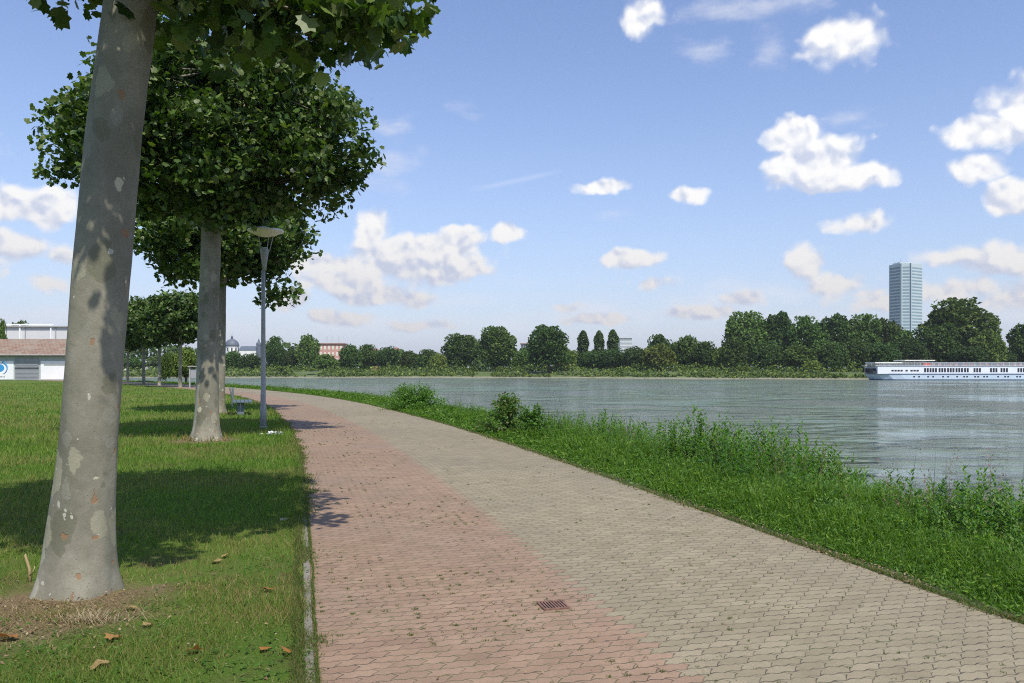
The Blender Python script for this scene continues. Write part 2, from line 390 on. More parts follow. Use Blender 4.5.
def mat_bank():
    m, t = material('bank'); co = coords(t)
    n = t.noise(co, 2.5, 5, 0.65); f = t.noise(co, 45, 4, 0.7)
    c = t.mix(t.step(n, 0.35, 0.65), (0.025, 0.055, 0.012, 1), (0.06, 0.095, 0.02, 1)); c = t.mix(t.step(f, 0.45, 0.7), c, (0.15, 0.11, 0.065, 1))
    t.put(t.p.inputs['Base Color'], c); t.put(t.p.inputs['Roughness'], 0.95); t.put(t.p.inputs['Normal'], t.bump(t.math('ADD', f, n), 0.8, 0.05))
    return m
M_BANK = mat_bank()
def mat_far_ground():
    m, t = material('far_meadow'); co = coords(t)
    n = t.noise(t.vmath('MULTIPLY', co, (1, 2.5, 1)), 0.05, 5, 0.65); f = t.noise(co, 0.6, 5, 0.7)
    c = t.mix(t.step(n, 0.35, 0.65), (0.060, 0.098, 0.022, 1), (0.105, 0.135, 0.038, 1)); c = t.mix(t.step(f, 0.5, 0.75), c, (0.05, 0.08, 0.02, 1))
    z = t.sep(co)[2]
    sh = t.math('SUBTRACT', 1.0, t.step(t.math('MULTIPLY_ADD', f, 1.6, z), WZ+0.6, WZ+1.6))
    c = t.mix(sh, c, (0.26, 0.23, 0.17, 1))
    t.put(t.p.inputs['Base Color'], c); t.put(t.p.inputs['Roughness'], 0.95)
    return m
def mat_water():
    m, t = material('river_water'); co = coords(t)
    patch = t.noise(t.vmath('MULTIPLY', co, (0.8, 1, 1)), 0.035, 4, 0.6, 0.8)
    patch = t.math('ADD', t.math('MULTIPLY', patch, 0.62), t.math('MULTIPLY', t.noise(t.vmath('MULTIPLY', co, (0.45, 1, 1)), 0.16, 4, 0.65, 0.6), 0.38))
    w1 = t.noise(t.vmath('MULTIPLY', co, (0.55, 1.0, 1)), 1.4, 5, 0.62, 0.4)
    w2 = t.noise(t.vmath('MULTIPLY', co, (0.5, 1.0, 1)), 0.22, 3, 0.6, 0.5)
    w3 = t.noise(t.vmath('MULTIPLY', co, (0.7, 1.0, 1)), 6.0, 3, 0.6)
    amp = t.math('MULTIPLY_ADD', t.step(patch, 0.42, 0.56), 0.75, 0.22)
    w4 = t.noise(t.vmath('MULTIPLY', co, (0.45, 1.0, 1)), 0.6, 3, 0.55, 0.6)
    h = t.math('ADD', t.math('MULTIPLY_ADD', w4, 1.7, t.math('MULTIPLY', w1, 0.8)), t.math('ADD', t.math('MULTIPLY', w2, 2.6), t.math('MULTIPLY', w3, 0.12)))
    nrm = t.bump(t.math('MULTIPLY', h, amp), 1.0, 1.0)
    c = t.mix(t.step(patch, 0.4, 0.6), (0.155, 0.208, 0.165, 1), (0.120, 0.135, 0.096, 1))
    t.put(t.p.inputs['Base Color'], c); t.put(t.p.inputs['Roughness'], t.math('MULTIPLY_ADD', t.step(patch, 0.42, 0.56), 0.14, 0.05)); t.p.inputs['IOR'].default_value = 1.33
    t.put(t.p.inputs['Normal'], nrm)
    return m
M_WATER = mat_water(); M_FAR = mat_far_ground()

# ------------------------------------------------------------------ ground, paving, river
lawn_t = np.r_[-1600, -900, -500, -300, -200, -120, -80, -50, -30, -20, -12, -8, -5, -3.5, -2.6, T_LEFT, 0, T_RIGHT, 2.9, 3.3, 3.8, 4.3, T_VERGE, 5.4, 6.2, 7.2, 8.4, T_WATER, 10.0]
# near land as one sheet: river side follows the promenade, the other side runs out to the horizon
def near_land():
    ss = np.r_[np.arange(S_MIN+1, 120, 1.5), np.arange(120, S_MAX-1, 8)]
    ts = lawn_t[lawn_t >= -60]; T, Sg = np.meshgrid(ts, ss); X, Y = at(Sg, T)
    Z = bank_z(T) + np.where(T > T_VERGE, 0.18*(fbm(Sg, T, 0.6)-0.5), 0)
    Xl = T[:, :1]*0; 
    left = []
    for far in (-2500, -900, -400, -180, -110):
        left.append(np.stack([np.minimum(X[:, 0]+far+60, X[:, 0]), Y[:, 0]*1.0, Z[:, 0]*0], -1))
    G = np.concatenate([np.stack(left, 1), np.stack([X, Y, Z], -1)], 1); m, n = G.shape[:2]
    i, k = np.meshgrid(np.arange(m-1), np.arange(n-1), indexing='ij')
    Fc = np.stack([i*n+k, i*n+k+1, (i+1)*n+k+1, (i+1)*n+k], -1).reshape(-1, 4)
    cent = np.tile(np.r_[np.full(5, -100.0), ts][None], (m, 1))
    c = (cent[:-1, :-1]+cent[1:, 1:])/2
    return link_mesh('ground', G.reshape(-1, 3), Fc, [M_LAWN, M_BANK], None, True, midx=(c.ravel() > T_RIGHT).astype(int))
tag(near_land(), kind='structure')
tag(ribbon('red_path', np.array([T_LEFT, -1.4, -.7, 0]), lambda T, S: T*0+0.008, M_RED, ds=0.75, dense_to=120), kind='structure')
tag(ribbon('grey_path', np.array([0, .8, 1.6, T_RIGHT]), lambda T, S: T*0+0.008, M_GREY, ds=0.75, dense_to=120), kind='structure')
M_CONC = paint('concrete', (0.19, 0.175, 0.135), 0.9, 0.3, 6, bump=0.4)
def kerb(name, t0, w, h):
    ss = np.arange(-3, 70, 1.0); mb = MB()
    for a in ss:
        V = []
        for q, z in ((a+.006, -.02), (a+.994, -.02), (a+.994, h), (a+.006, h)):
            for tt in (t0, t0+w): x, y = at(q, tt); V.append((x, y, z))
        # order: q0(t0,t1) q1(t0,t1) q1top q0top
        mb.add(V, [(0,1,3,2),(6,7,5,4)[::-1],(0,6,7,1),(2,3,5,4),(0,2,4,6),(1,7,5,3)])
    return tag(mb.build(name, M_CONC), kind='structure')
kerb('kerb', T_LEFT-0.052, 0.05, 0.016)

water_me = link_mesh('river', [(-3000, -600, WZ), (3000, -600, WZ), (3000, 1500, WZ), (-3000, 1500, WZ)], np.array([(0,1,2,3)]), M_WATER)
tag(water_me, kind='structure')
# far bank: water's edge, then meadow out to the horizon
bx = np.array([-3000, -900, -500, -300, -130, -31, 70, 124, 174, 300, 600, 1500, 3000.]); by = np.array([900, 520, 400, 345, 336, 342, 305, 288, 282, 270, 250, 220, 200.])
def bank_y(x): return np.interp(x, bx, by)
def far_land():
    xs = np.unique(np.r_[np.arange(-600, 620, 5), bx]); off = np.array([-3, 0, 1.5, 3, 5, 8, 12, 18, 40, 120, 400, 1500, 9000.])
    zo = np.array([-1.2, -0.25, 0.15, 0.5, 0.8, 1.3, 1.9, 2.5, 2.6, 2.7, 3, 3, 3.])
    X, O = np.meshgrid(xs, off, indexing='ij'); Z = WZ + zo[None, :] + 0.35*(fbm(X, O, 0.11)-0.5)*(O > 1)
    wob = 3.0*(fbm(X, O*0, 0.06)-0.5)
    Y = bank_y(X)+O+wob; n = len(off); m = len(xs)
    i, k = np.meshgrid(np.arange(m-1), np.arange(n-1), indexing='ij')
    Fc = np.stack([i*n+k, (i+1)*n+k, (i+1)*n+k+1, i*n+k+1], -1).reshape(-1, 4)
    tag(link_mesh('far_meadow', np.stack([X, Y, Z], -1).reshape(-1, 3), Fc, M_FAR, None, True), kind='structure')
    # promenade on the far side, a pale strip
    xs = np.arange(-420, 420, 6.0); V = []
    for x in xs:
        y = bank_y(x)+22; V += [(x, y, 0.22), (x, y+3, 0.24)]
    n = len(xs); tag(link_mesh('far_road', V, np.array([(2*i, 2*i+2, 2*i+3, 2*i+1) for i in range(n-1)]), paint('pale_gravel', (0.42, 0.39, 0.33), 0.9, 0.1, 0.3)), kind='structure')
far_land()

# ------------------------------------------------------------------ grass
def mat_foliage(name, rough=0.5, trans=0.35, randomize=0.0, spec=0.35, tr_tint=(1.5, 1.7, 0.6)):
    m, t = material(name); c = t.attr('Col')
    if randomize:
        oi = t.node('ShaderNodeObjectInfo'); r = oi.outputs['Random']
        hsv = t.node('ShaderNodeHueSaturation'); t.put(hsv.inputs['Color'], c)
        t.put(hsv.inputs['Hue'], t.math('MULTIPLY_ADD', r, -0.035*randomize, 0.5+0.015*randomize))
        t.put(hsv.inputs['Value'], t.math('MULTIPLY_ADD', t.math('FRACT', t.math('MULTIPLY', r, 7.3)), 0.7*randomize, 1-0.3*randomize)); c = hsv.outputs[0]
    t.put(t.p.inputs['Base Color'], c); t.put(t.p.inputs['Roughness'], rough); t.p.inputs['Specular IOR Level'].default_value = spec
    tl = t.node('ShaderNodeBsdfTranslucent'); t.put(tl.inputs[0], t.mix(1.0, c, (*tr_tint, 1), 'MULTIPLY'))
    mx = t.node('ShaderNodeMixShader'); mx.inputs[0].default_value = trans
    t.l.new(t.p.outputs[0], mx.inputs[1]); t.l.new(tl.outputs[0], mx.inputs[2]); t.l.new(mx.outputs[0], t.out.inputs[0])
    return m
M_GRASS = mat_foliage('grass_blades', 0.6, 0.4, spec=0.2)
M_WEED = mat_foliage('weed_leaves', 0.5, 0.4, spec=0.3)
M_LEAF = mat_foliage('plane_leaves', 0.46, 0.28, spec=0.32)
M_FARLEAF = mat_foliage('far_leaves', 0.7, 0.25, 1.0, spec=0.2)

BV = np.array([(-0.5, 0, 0), (0.5, 0, 0), (0, 0, 1.0)]); BF = np.array([(0, 1, 2)])
BV2 = np.array([(-0.5, 0, 0), (0.5, 0, 0), (-0.36, 0.12, 0.55), (0.36, 0.12, 0.55), (0, 0.42, 0.95)])
BF2 = np.array([(0, 1, 3), (0, 3, 2), (2, 3, 4)])
def blades(name, P, h, w, col, mat, lean=0.35, bent=False, r=rng):
    N = len(P); a = r.random(N)*2*np.pi
    X = np.stack([np.cos(a), np.sin(a), np.zeros(N)], 1)*w[:, None]
    Zd = np.stack([r.normal(0, lean, N), r.normal(0, lean, N), np.ones(N)], 1); Zd /= np.linalg.norm(Zd, axis=1, keepdims=True); Zd *= h[:, None]
    Yd = np.stack([-np.sin(a), np.cos(a), np.zeros(N)], 1)*h[:, None]
    tv, tf = (BV2, BF2) if bent else (BV, BF)
    V, Fc = scatter(tv, tf, P, X, Yd, Zd, np.ones(N))
    k = len(tv); C = np.repeat(col, k, axis=0)
    return V, Fc, C
def merge(parts):
    V = []; Fc = []; C = []; b = 0
    for v, f, c in parts: V.append(v); Fc.append(f+b); C.append(c); b += len(v)
    return np.concatenate(V), np.concatenate(Fc), np.concatenate(C)
def pick(N, pal, r=rng, jitter=0.15):
    pal = np.array(pal); c = pal[r.integers(0, len(pal), N)]; return c*(1+r.normal(0, jitter, (N, 1))).clip(0.4, 1.6)
def sample_s(N, s0, s1, p=1.5, base=4.0, r=rng):
    q = 1-p; a = (s0+base)**q; b = (s1+base)**q; return (a+(b-a)*r.random(N))**(1/q)-base

def lawn_grass():
    N = 420000; s = sample_s(N, 2.2, 105, 1.75, 1.5)
    width = 1.2+np.minimum(s*1.0, 45); tt = T_LEFT-0.03-rng.random(N)**1.15*width
    x, y = at(s, tt); D = np.hypot(x, y)
    keep = (np.abs(x)/np.maximum(y, .1) < 0.72) & (y > 3.2)
    bare = np.minimum.reduce([np.hypot(x+3.05, y-5.3)/.85, np.hypot(x+3.3, y-4.7)/.6, np.hypot(x+6.8, y-17.6)/.85, np.hypot(x+10.35, y-28.2)/.7])
    pn = fbm(x, y, 1.3); keep &= (bare+ (pn-0.5)*1.3 > 0.75+0.25*rng.random(N)) | (rng.random(N) < 0.13)
    dry = fbm(x+31, y+5, 0.55); near = np.clip((8.5-D)/2.5, 0, 1)
    keep &= rng.random(N) < np.clip(1.0-near*1.25*np.clip((fbm(x+3, y+9, 1.1)-0.44)*6, 0, .9), 0.12, 1)
    x, y, D, dry, s, tt = (q[keep] for q in (x, y, D, dry, s, tt)); n = len(x)
    tuft = fbm(x, y, 2.4)
    h = (0.028+0.045*rng.random(n))*(0.6+0.9*tuft)*np.clip(D/9, 1, 2.2); w = 0.0042*np.clip(D/5.0, 1, 9)*(0.7+0.6*rng.random(n))
    edge = T_LEFT-tt < 0.25; h = np.where(edge, h*1.3, h)
    c = pick(n, [(0.125,0.215,0.026),(0.095,0.185,0.022),(0.16,0.245,0.035),(0.19,0.25,0.05),(0.075,0.155,0.018)])
    mix = (np.clip((dry-0.42)*4, 0, 0.6)+0.85*np.clip((9-D)/3, 0, 1)*np.clip(fbm(x, y+4, 1.3)*2.6-.7, 0, 1)).clip(0, .92)[:, None]*(rng.random((n, 1)) < 0.6)
    c = c*(1-mix)+np.array((0.30, 0.225, 0.10))*mix
    V, Fc, C = blades('g', np.stack([x, y, np.zeros(n)], 1), h, w, c, M_GRASS, 0.5)
    # taller seed stalks here and there at the shade's edge
    m = 900; s = sample_s(m, 4, 30); tt = T_LEFT-.1-rng.random(m)*4.2; x, y = at(s, tt); k = fbm(x, y, 0.8) > 0.53; x, y = x[k], y[k]; m = len(x)
    V2, F2, C2 = blades('g', np.stack([x, y, np.zeros(m)], 1), 0.07+0.08*rng.random(m), np.full(m, 0.003), pick(m, [(0.22,0.22,0.08),(0.16,0.2,0.06)]), M_GRASS, 0.25)
    # straw lying on the worn ground round the nearest trunk
    m = 6500; a = rng.random(m)*6.28; q = np.abs(rng.normal(0, .75, m)); x = -2.9+np.cos(a)*q*1.5; y = 5.15+np.sin(a)*q*.8; k = (np.hypot(x+3.12, y-5.74) > .3) & (x < at(np.maximum(y, 0), T_LEFT-.1)[0]) & (y > 3.2); x, y = x[k], y[k]; m = len(x)
    V4, F4, C4 = blades('g', np.stack([x, y, np.full(m, .004)], 1), 0.025+0.05*rng.random(m), np.full(m, 0.0042), pick(m, [(0.30,0.23,0.12),(0.36,0.29,0.16),(0.2,0.15,0.07),(0.13,0.16,0.04)]), M_GRASS, 1.6)
    # clover and plantain leaves between the blades
    m = 16000; s = sample_s(m, 2.2, 14, 1.5, 1.5); tt = T_LEFT-rng.random(m)*(1+s*.6); x, y = at(s, tt)
    k = (fbm(x+3, y+8, 1.7) > 0.5) & (y > 3.2); x, y = x[k], y[k]; m = len(x); X, Y, Z = frames(m, 1.6)
    V3, F3 = scatter(LLV, LLF, np.stack([x, y, 0.012+0.02*rng.random(m)], 1), X, Y, Z, 0.025+0.03*rng.random(m))
    C3 = np.repeat(pick(m, [(0.06,0.13,0.02),(0.09,0.16,0.03)]), 5, axis=0)
    V, Fc, C = merge([(V, Fc, C), (V2, F2, C2), (V3, F3, C3), (V4, F4, C4)])
    tag(link_mesh('grass', V, Fc, M_GRASS, None, False, col=C), 'short mown green grass with dry patches on the lawn under the trees', 'grass', kind='stuff')
lawn_grass()

def joint_weeds():
    N = 5200; s = sample_s(N, 2.0, 30, 1.6, 1.0); tt = T_LEFT+rng.random(N)*4.3
    k = rng.random(N) < np.where(tt < -0.1, 1.0, 0.18); s, tt = s[k], tt[k]
    tt = np.round(tt/0.1)*0.1+rng.normal(0, .008, len(tt)); s = np.round(s/0.1)*0.1+rng.normal(0, .008, len(s))
    x, y = at(s, tt); k = fbm(x, y, 1.4) > 0.47; x, y = x[k], y[k]
    reps = rng.integers(3, 14, len(x)); x = np.repeat(x, reps)+rng.normal(0, .009, reps.sum()); y = np.repeat(y, reps)+rng.normal(0, .007, reps.sum()); n = len(x)
    D = np.hypot(x, y)
    V, Fc, C = blades('j', np.stack([x, y, np.full(n, .008)], 1), (0.008+0.016*rng.random(n)), 0.004*np.clip(D/5, 1, 3), pick(n, [(0.08,0.13,0.025),(0.11,0.13,0.04),(0.06,0.10,0.02)]), M_GRASS, 0.9)
    # ragged overgrowth along both edges of the paving
    def edge(t0, spread, N, hh):
        s = sample_s(N, 2.0, 60, 1.5, 1.0); lump = (np.clip(fbm(s, s*0+t0, 1.9)-0.36, 0, 1)+np.clip((s-7)/12, 0, .25))*spread*3
        tt = t0+np.sign(spread)*np.abs(rng.normal(0, 1, N))*0.35*np.abs(lump)-np.sign(spread)*0.03
        x, y = at(s, tt); D = np.hypot(x, y)
        return blades('e', np.stack([x, y, np.full(N, .01)], 1), hh*(0.5+rng.random(N)), 0.005*np.clip(D/5, 1, 8), pick(N, [(0.09,0.15,0.025),(0.13,0.15,0.045),(0.065,0.12,0.02),(0.2,0.16,0.08)]), M_GRASS, 0.7)
    V, Fc, C = merge([(V, Fc, C), edge(T_LEFT-0.085, 0.22, 48000, 0.035), edge(T_LEFT-0.01, -0.07, 12000, 0.025), edge(T_RIGHT, -0.09, 9000, 0.04)])
    tag(link_mesh('joint_weeds', V, Fc, M_GRASS, None, False, col=C), 'tiny weeds and moss growing in the joints of the paving', 'weeds', kind='stuff')
joint_weeds()

GR = [(0.080,0.170,0.014),(0.108,0.205,0.020),(0.060,0.135,0.013),(0.155,0.24,0.035),(0.045,0.10,0.016)]
def verge():
    N = 300000; s = sample_s(N, 2.5, 110, 1.55, 1.0); tt = T_RIGHT+0.02+np.abs(rng.random(N))**0.9*3.6
    x, y = at(s, tt); D = np.hypot(x, y); keep = y > 2.5; x, y, s, tt, D = (q[keep] for q in (x, y, s, tt, D)); n = len(x)
    e = np.clip((tt-T_RIGHT)/0.9, 0.12, 1); tuft = fbm(x, y, 1.5)
    h = (0.10+0.22*rng.random(n)**1.5)*e*(0.25+1.7*tuft**1.3); w = 0.0065*np.clip(D/6, 1, 8)*(0.7+.6*rng.random(n))
    c = pick(n, GR); thin = rng.random(n) < np.where(tt < T_RIGHT+.2, .5, 1); 
    thin &= (tt > T_RIGHT+0.05+0.22*fbm(s, s*0+3, 1.6)) | (rng.random(n) < .12); P = np.stack([x, y, bank_z(tt)], 1)[thin]
    A = blades('v', P, h[thin], w[thin], c[thin], M_GRASS, 0.45, True)
    # broad-leaved ground cover
    m = 80000; s = sample_s(m, 2.5, 70, 1.6, 1.0); tt = T_RIGHT+.12+rng.random(m)*3.2; x, y = at(s, tt); D = np.hypot(x, y)
    e = np.clip((tt-T_RIGHT)/0.9, 0.1, 1); z = bank_z(tt)+(0.03+0.20*rng.random(m))*e*(0.3+1.6*fbm(x, y, 1.5)**1.3); X, Y, Z = frames(m, 1.1)
    V, Fc = scatter(LLV, LLF, np.stack([x, y, z], 1), X, Y, Z, (0.022+0.035*rng.random(m))*np.clip(D/8, 1, 4))
    B = (V, Fc, np.repeat(pick(m, GR+[(0.12,0.22,0.05),(0.045,0.12,0.016)]), 5, axis=0))
    V, Fc, C = merge([A, B])
    tag(link_mesh('verge_grass', V, Fc, M_GRASS, None, False, col=C), 'lush bright green grass on the verge between grey paving and river', 'grass', kind='stuff')
verge()

def weed_stalks(P, H, leafy, pal, r=rng, lw=1.0):
    """upright leafy stalks: a thin stem each with leaves all the way up"""
    N = len(P); lean = np.stack([r.normal(0, .16, N), r.normal(0, .16, N), np.ones(N)], 1); lean *= H[:, None]
    D = np.hypot(P[:, 0], P[:, 1])
    A = blades('s', P, H, 0.008*np.clip(D/7, 1, 4), pick(N, [(0.07,0.10,0.03),(0.12,0.10,0.05)]), None, 0.16)
    k = leafy; f = np.tile(np.linspace(0.12, 1.0, k), N); idx = np.repeat(np.arange(N), k)
    Q = P[idx]+lean[idx]*(f[:, None])+r.normal(0, .012, (N*k, 3))
    a = r.random(N*k)*2*np.pi; out = np.stack([np.cos(a), np.sin(a), 0.35+0.9*f], 1); out /= np.linalg.norm(out, axis=1, keepdims=True)
    X = np.cross(out, np.array([0, 0, 1.0])); X /= np.linalg.norm(X, axis=1, keepdims=True)+1e-6; Z = np.cross(X, out)
    size = (0.135-0.075*f)*(0.7+.6*r.random(N*k))*lw*np.clip(H[idx]/0.7, .6, 1.4)
    V, Fc = scatter(LLV*np.array([1.1, 1, 1]), LLF, Q, X, out, Z, size)
    return merge([A, (V, Fc, np.repeat(pick(N*k, pal), 5, axis=0))])

def bank_weeds():
    N = 11500; s = sample_s(N, 3.5, 95, 1.35, 2.0); tt = 3.55+rng.random(N)**1.2*3.0; x, y = at(s, tt)
    dens = fbm(x, y, 0.45); k = dens > 0.26; x, y, s, tt, dens = (q[k] for q in (x, y, s, tt, dens)); n = len(x)
    lim = np.interp(s, [3, 8, 14, 24, 40, 90], [0.80, 0.84, 0.86, 0.62, 0.5, 0.45])
    H = (0.25+0.75*rng.random(n)**1.6)*np.clip((dens-0.25)*2.6, .4, 1.25)*lim*np.clip((tt-3.3)/1.2, .35, 1)
    # deeper down the slope the stalks must be longer for their tops to show
    H = H+np.clip(-bank_z(tt)-0.1, 0, 0.8)*0.75
    A = weed_stalks(np.stack([x, y, bank_z(tt)], 1), H, 34, [(0.085,0.19,0.024),(0.105,0.22,0.035),(0.06,0.14,0.02),(0.15,0.23,0.055)])
    # dry, reddish seed heads
    m = 520; s = sample_s(m, 5, 45, 1.3, 2.0); tt = 4.3+rng.random(m)*1.6; x, y = at(s, tt); k = fbm(x+9, y, 0.6) > 0.5; x, y, tt = x[k], y[k], tt[k]; m = len(x)
    B = weed_stalks(np.stack([x, y, bank_z(tt)], 1), 0.5+0.5*rng.random(m), 24, [(0.20,0.12,0.08),(0.14,0.13,0.06),(0.30,0.18,0.17)], lw=0.38)
    V, Fc, C = merge([A, B])
    tag(link_mesh('weeds', V, Fc, M_WEED, None, False, col=C), 'waist high leafy weeds and dry seed stalks along the top of the river bank', 'weeds', kind='stuff')
bank_weeds()

M_STEM = paint('green_stem', (0.09, 0.10, 0.04), 0.8, 0.2, 8)
def bush(name, label, px, d, wpx, top_y, n, pal, seed, arching=0.6, zb=-0.25, stems=44):
    r = np.random.default_rng(seed); x0 = (px-512)/F*d; W = wpx/F*d/2; top = CAMZ-(top_y-HOR)/F*d
    root = thing(name, label, 'bush', (x0, d, zb), 'bushes and tall weeds along the river bank')
    mb = MB(); tips = []
    for i in range(stems):
        a = r.random()*2*math.pi; rr = W*(0.2+1.0*r.random()**.8); h = (top-zb)*(1-0.45*(rr/W)**2)*(0.7+0.3*r.random())
        p = [(x0+math.cos(a)*rr*k**1.3, d+math.sin(a)*rr*0.8*k**1.3, zb+h*math.sin(k*math.pi/2*(1+0.12*arching))) for k in np.linspace(0, 1, 6)]
        mb.tube(p, np.linspace(0.012, 0.004, 6), 4); tips.append(np.array(p))
    mb.build('stems', M_STEM, root)
    T = np.concatenate(tips); 
    f = r.random(n)**0.7; which = r.integers(0, len(tips), n); pos = np.array([[np.interp(ff*5, range(6), tips[w][:, k]) for k in range(3)] for ff, w in zip(f, which)])
    pos += r.normal(0, 0.085*W, (n, 3))*np.array([1, 1, .8]); X, Y, Z = frames(n, 0.9, r)
    V, Fc = scatter(LLV*np.array([1.7, 1, 1]), LLF, pos, X, Y, Z, 0.05+0.06*r.random(n))
    link_mesh('foliage', V, Fc, M_WEED, root, False, col=np.repeat(pick(n, pal, r), 5, axis=0))
bush('bush', 'large leafy bush arching over the verge, left of the two big river bank bushes', 414, 30.5, 66, 383, 7000, [(0.10,0.22,0.03),(0.07,0.16,0.022),(0.14,0.25,0.05)], 3)
bush('bush', 'open straggly bush on the river bank with loose shoots, right of the biggest leafy bush', 508, 19.5, 60, 388, 3000, [(0.08,0.18,0.03),(0.11,0.20,0.045),(0.14,0.16,0.06)], 5, stems=30)
bush('bush', 'low drooping bush at the right foot of the straggly river bank bush', 532, 18.6, 40, 401, 1800, [(0.09,0.19,0.03),(0.07,0.15,0.025)], 6)
def clump(label, px, d, wpx, top_y, n, pal, seed, leafy=26, lw=1.0):
    r = np.random.default_rng(seed); x0 = (px-512)/F*d; W = wpx/F*d/2; zb = -0.45; top = CAMZ-(top_y-HOR)/F*d
    root = thing('tall_weed', label, 'weed', (x0, d, zb), 'bushes and tall weeds along the river bank')
    P = np.stack([x0+r.normal(0, .5, n)*W, d+r.normal(0, .3, n), np.full(n, zb)], 1); H = (top-zb)*(0.62+0.38*r.random(n))
    V, Fc, C = weed_stalks(P, H, leafy, pal, r, lw); link_mesh('foliage', V, Fc, M_WEED, root, False, col=C)
G1 = [(0.05,0.13,0.02),(0.07,0.16,0.03),(0.04,0.10,0.018)]
clump('green leafy weed clump standing tall above the verge where the river bank grass dips', 738, 11.2, 64, 428, 26, G1, 11)
clump('pair of upright bright green weed stalks right of the tallest leafy clump', 806, 9.6, 34, 452, 9, G1, 12)
clump('thin reddish seed stalks rising highest from the bank near the right edge', 912, 8.6, 70, 458, 26, [(0.17,0.11,0.07),(0.2,0.13,0.12),(0.10,0.12,0.05)], 13, 34, 0.32)
clump('dark leafy weed thicket on the bank just right of the reddish seed stalks', 965, 8.0, 70, 484, 24, G1, 14, 26)
clump('leafy weed cut by the right edge of the picture', 1012, 7.7, 36, 494, 12, G1, 15, 28)

# ------------------------------------------------------------------ plane trees
def mat_bark(name='plane_bark', close=True):
    m, t = material(name); co = coords(t); z = t.sep(co)[2]
    st = t.vmath('MULTIPLY', co, (1, 1, 0.7))
    n1 = t.noise(st, 2.0, 5, 0.6); n2 = t.noise(co, 14, 5, 0.65); n3 = t.noise(co, 90, 3, 0.6)
    base = t.mix(t.step(n1, 0.3, 0.7), (0.158, 0.150, 0.110, 1), (0.262, 0.245, 0.185, 1))
    base = t.mix(t.math('MULTIPLY', t.step(n2, 0.42, 0.75), 0.35), base, (0.125, 0.125, 0.075, 1))
    # flakes, each with a crisp ragged edge; there are more of them low down
    wob = t.node('ShaderNodeTexNoise'); t.put(wob.inputs['Vector'], co); wob.inputs['Scale'].default_value = 9; wob.inputs['Detail'].default_value = 5
    cw = t.vmath('MULTIPLY_ADD', t.vmath('SUBTRACT', wob.outputs['Color'], (0.5, 0.5, 0.5)), (0.10, 0.10, 0.14), st)
    low = t.math('SUBTRACT', 1.0, t.step(z, 0.2, 1.6))
    def flakes(scale, off, lo, hi, chance):
        v = t.voro(t.vmath('ADD', cw, off), scale); d = v.outputs['Distance']; rnd = t.sep(v.outputs['Color'])[0]
        on = t.math('GREATER_THAN', t.math('ADD', rnd, t.math('MULTIPLY', low, chance[1])), 1-chance[0])
        size = t.math('MULTIPLY_ADD', t.sep(v.outputs['Color'])[1], hi-lo, lo)
        return t.math('MULTIPLY', on, t.math('SUBTRACT', 1.0, t.step(t.math('SUBTRACT', d, size), -0.04, 0.0)))
    f1 = flakes(5.6, (0, 0, 0), 0.12, 0.42, (0.10, 0.42)); f2 = flakes(12, (3.3, 1.7, 8), 0.15, 0.4, (0.04, 0.24)); f3 = flakes(22, (5.3, 9.7, 2), 0.12, 0.38, (0.03, 0.12))
    f4 = flakes(5, (1.3, 2.7, 5), 0.2, 0.55, (0.26, 0.08))
    f5 = flakes(4.2, (7.3, 4.7, 1), 0.25, 0.6, (0.34, 0.0)); f6 = flakes(9, (2.3, 8.7, 3), 0.2, 0.5, (0.16, 0.10))
    c = t.mix(t.math('MULTIPLY', f5, 0.55), base, (0.115, 0.115, 0.070, 1))
    c = t.mix(t.math('MULTIPLY', f4, 0.7), c, (0.31, 0.295, 0.205, 1))
    c = t.mix(t.math('MULTIPLY', f6, 0.5), c, (0.24, 0.235, 0.19, 1))
    c = t.mix(t.math('MULTIPLY', f1, 0.85), c, (0.46, 0.44, 0.31, 1))
    c = t.mix(t.math('MULTIPLY', f3, 0.9), c, (0.42, 0.41, 0.33, 1))
    c = t.mix(t.math('MULTIPLY', f2, 0.8), c, (0.26, 0.145, 0.075, 1))
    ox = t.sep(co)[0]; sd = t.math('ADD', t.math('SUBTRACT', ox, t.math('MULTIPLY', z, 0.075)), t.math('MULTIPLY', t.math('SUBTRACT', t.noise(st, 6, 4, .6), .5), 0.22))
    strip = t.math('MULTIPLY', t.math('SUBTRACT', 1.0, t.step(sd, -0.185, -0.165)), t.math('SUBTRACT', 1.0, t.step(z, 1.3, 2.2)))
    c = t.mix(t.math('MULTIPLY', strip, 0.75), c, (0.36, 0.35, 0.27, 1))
    # pores and cracks
    cr = t.voro(t.vmath('MULTIPLY', co, (1, 1, 2.4)), 34); pores = t.math('SUBTRACT', 1.0, t.step(cr.outputs['Distance'], 0.08, 0.16))
    pores = t.math('MULTIPLY', pores, t.step(t.noise(co, 5, 2), 0.5, 0.62)); c = t.mix(t.math('MULTIPLY', pores, 0.55), c, (0.05, 0.045, 0.035, 1))
    g = t.math('MULTIPLY_ADD', n3, 0.5, 0.75); c = t.mix(1.0, c, t.comb(g, g, g), 'MULTIPLY')
    t.put(t.p.inputs['Base Color'], c); t.put(t.p.inputs['Roughness'], 0.8); t.p.inputs['Specular IOR Level'].default_value = 0.25
    h = t.math('SUBTRACT', t.math('ADD', t.math('MULTIPLY', n2, 0.5), t.math('MULTIPLY', n3, 0.12)), t.math('MULTIPLY', t.math('ADD', f1, t.math('ADD', f2, f3)), 0.3))
    t.put(t.p.inputs['Normal'], t.bump(t.math('SUBTRACT', h, t.math('MULTIPLY', pores, 0.4)), 0.7, 0.012))
    return m
M_BARK = mat_bark()
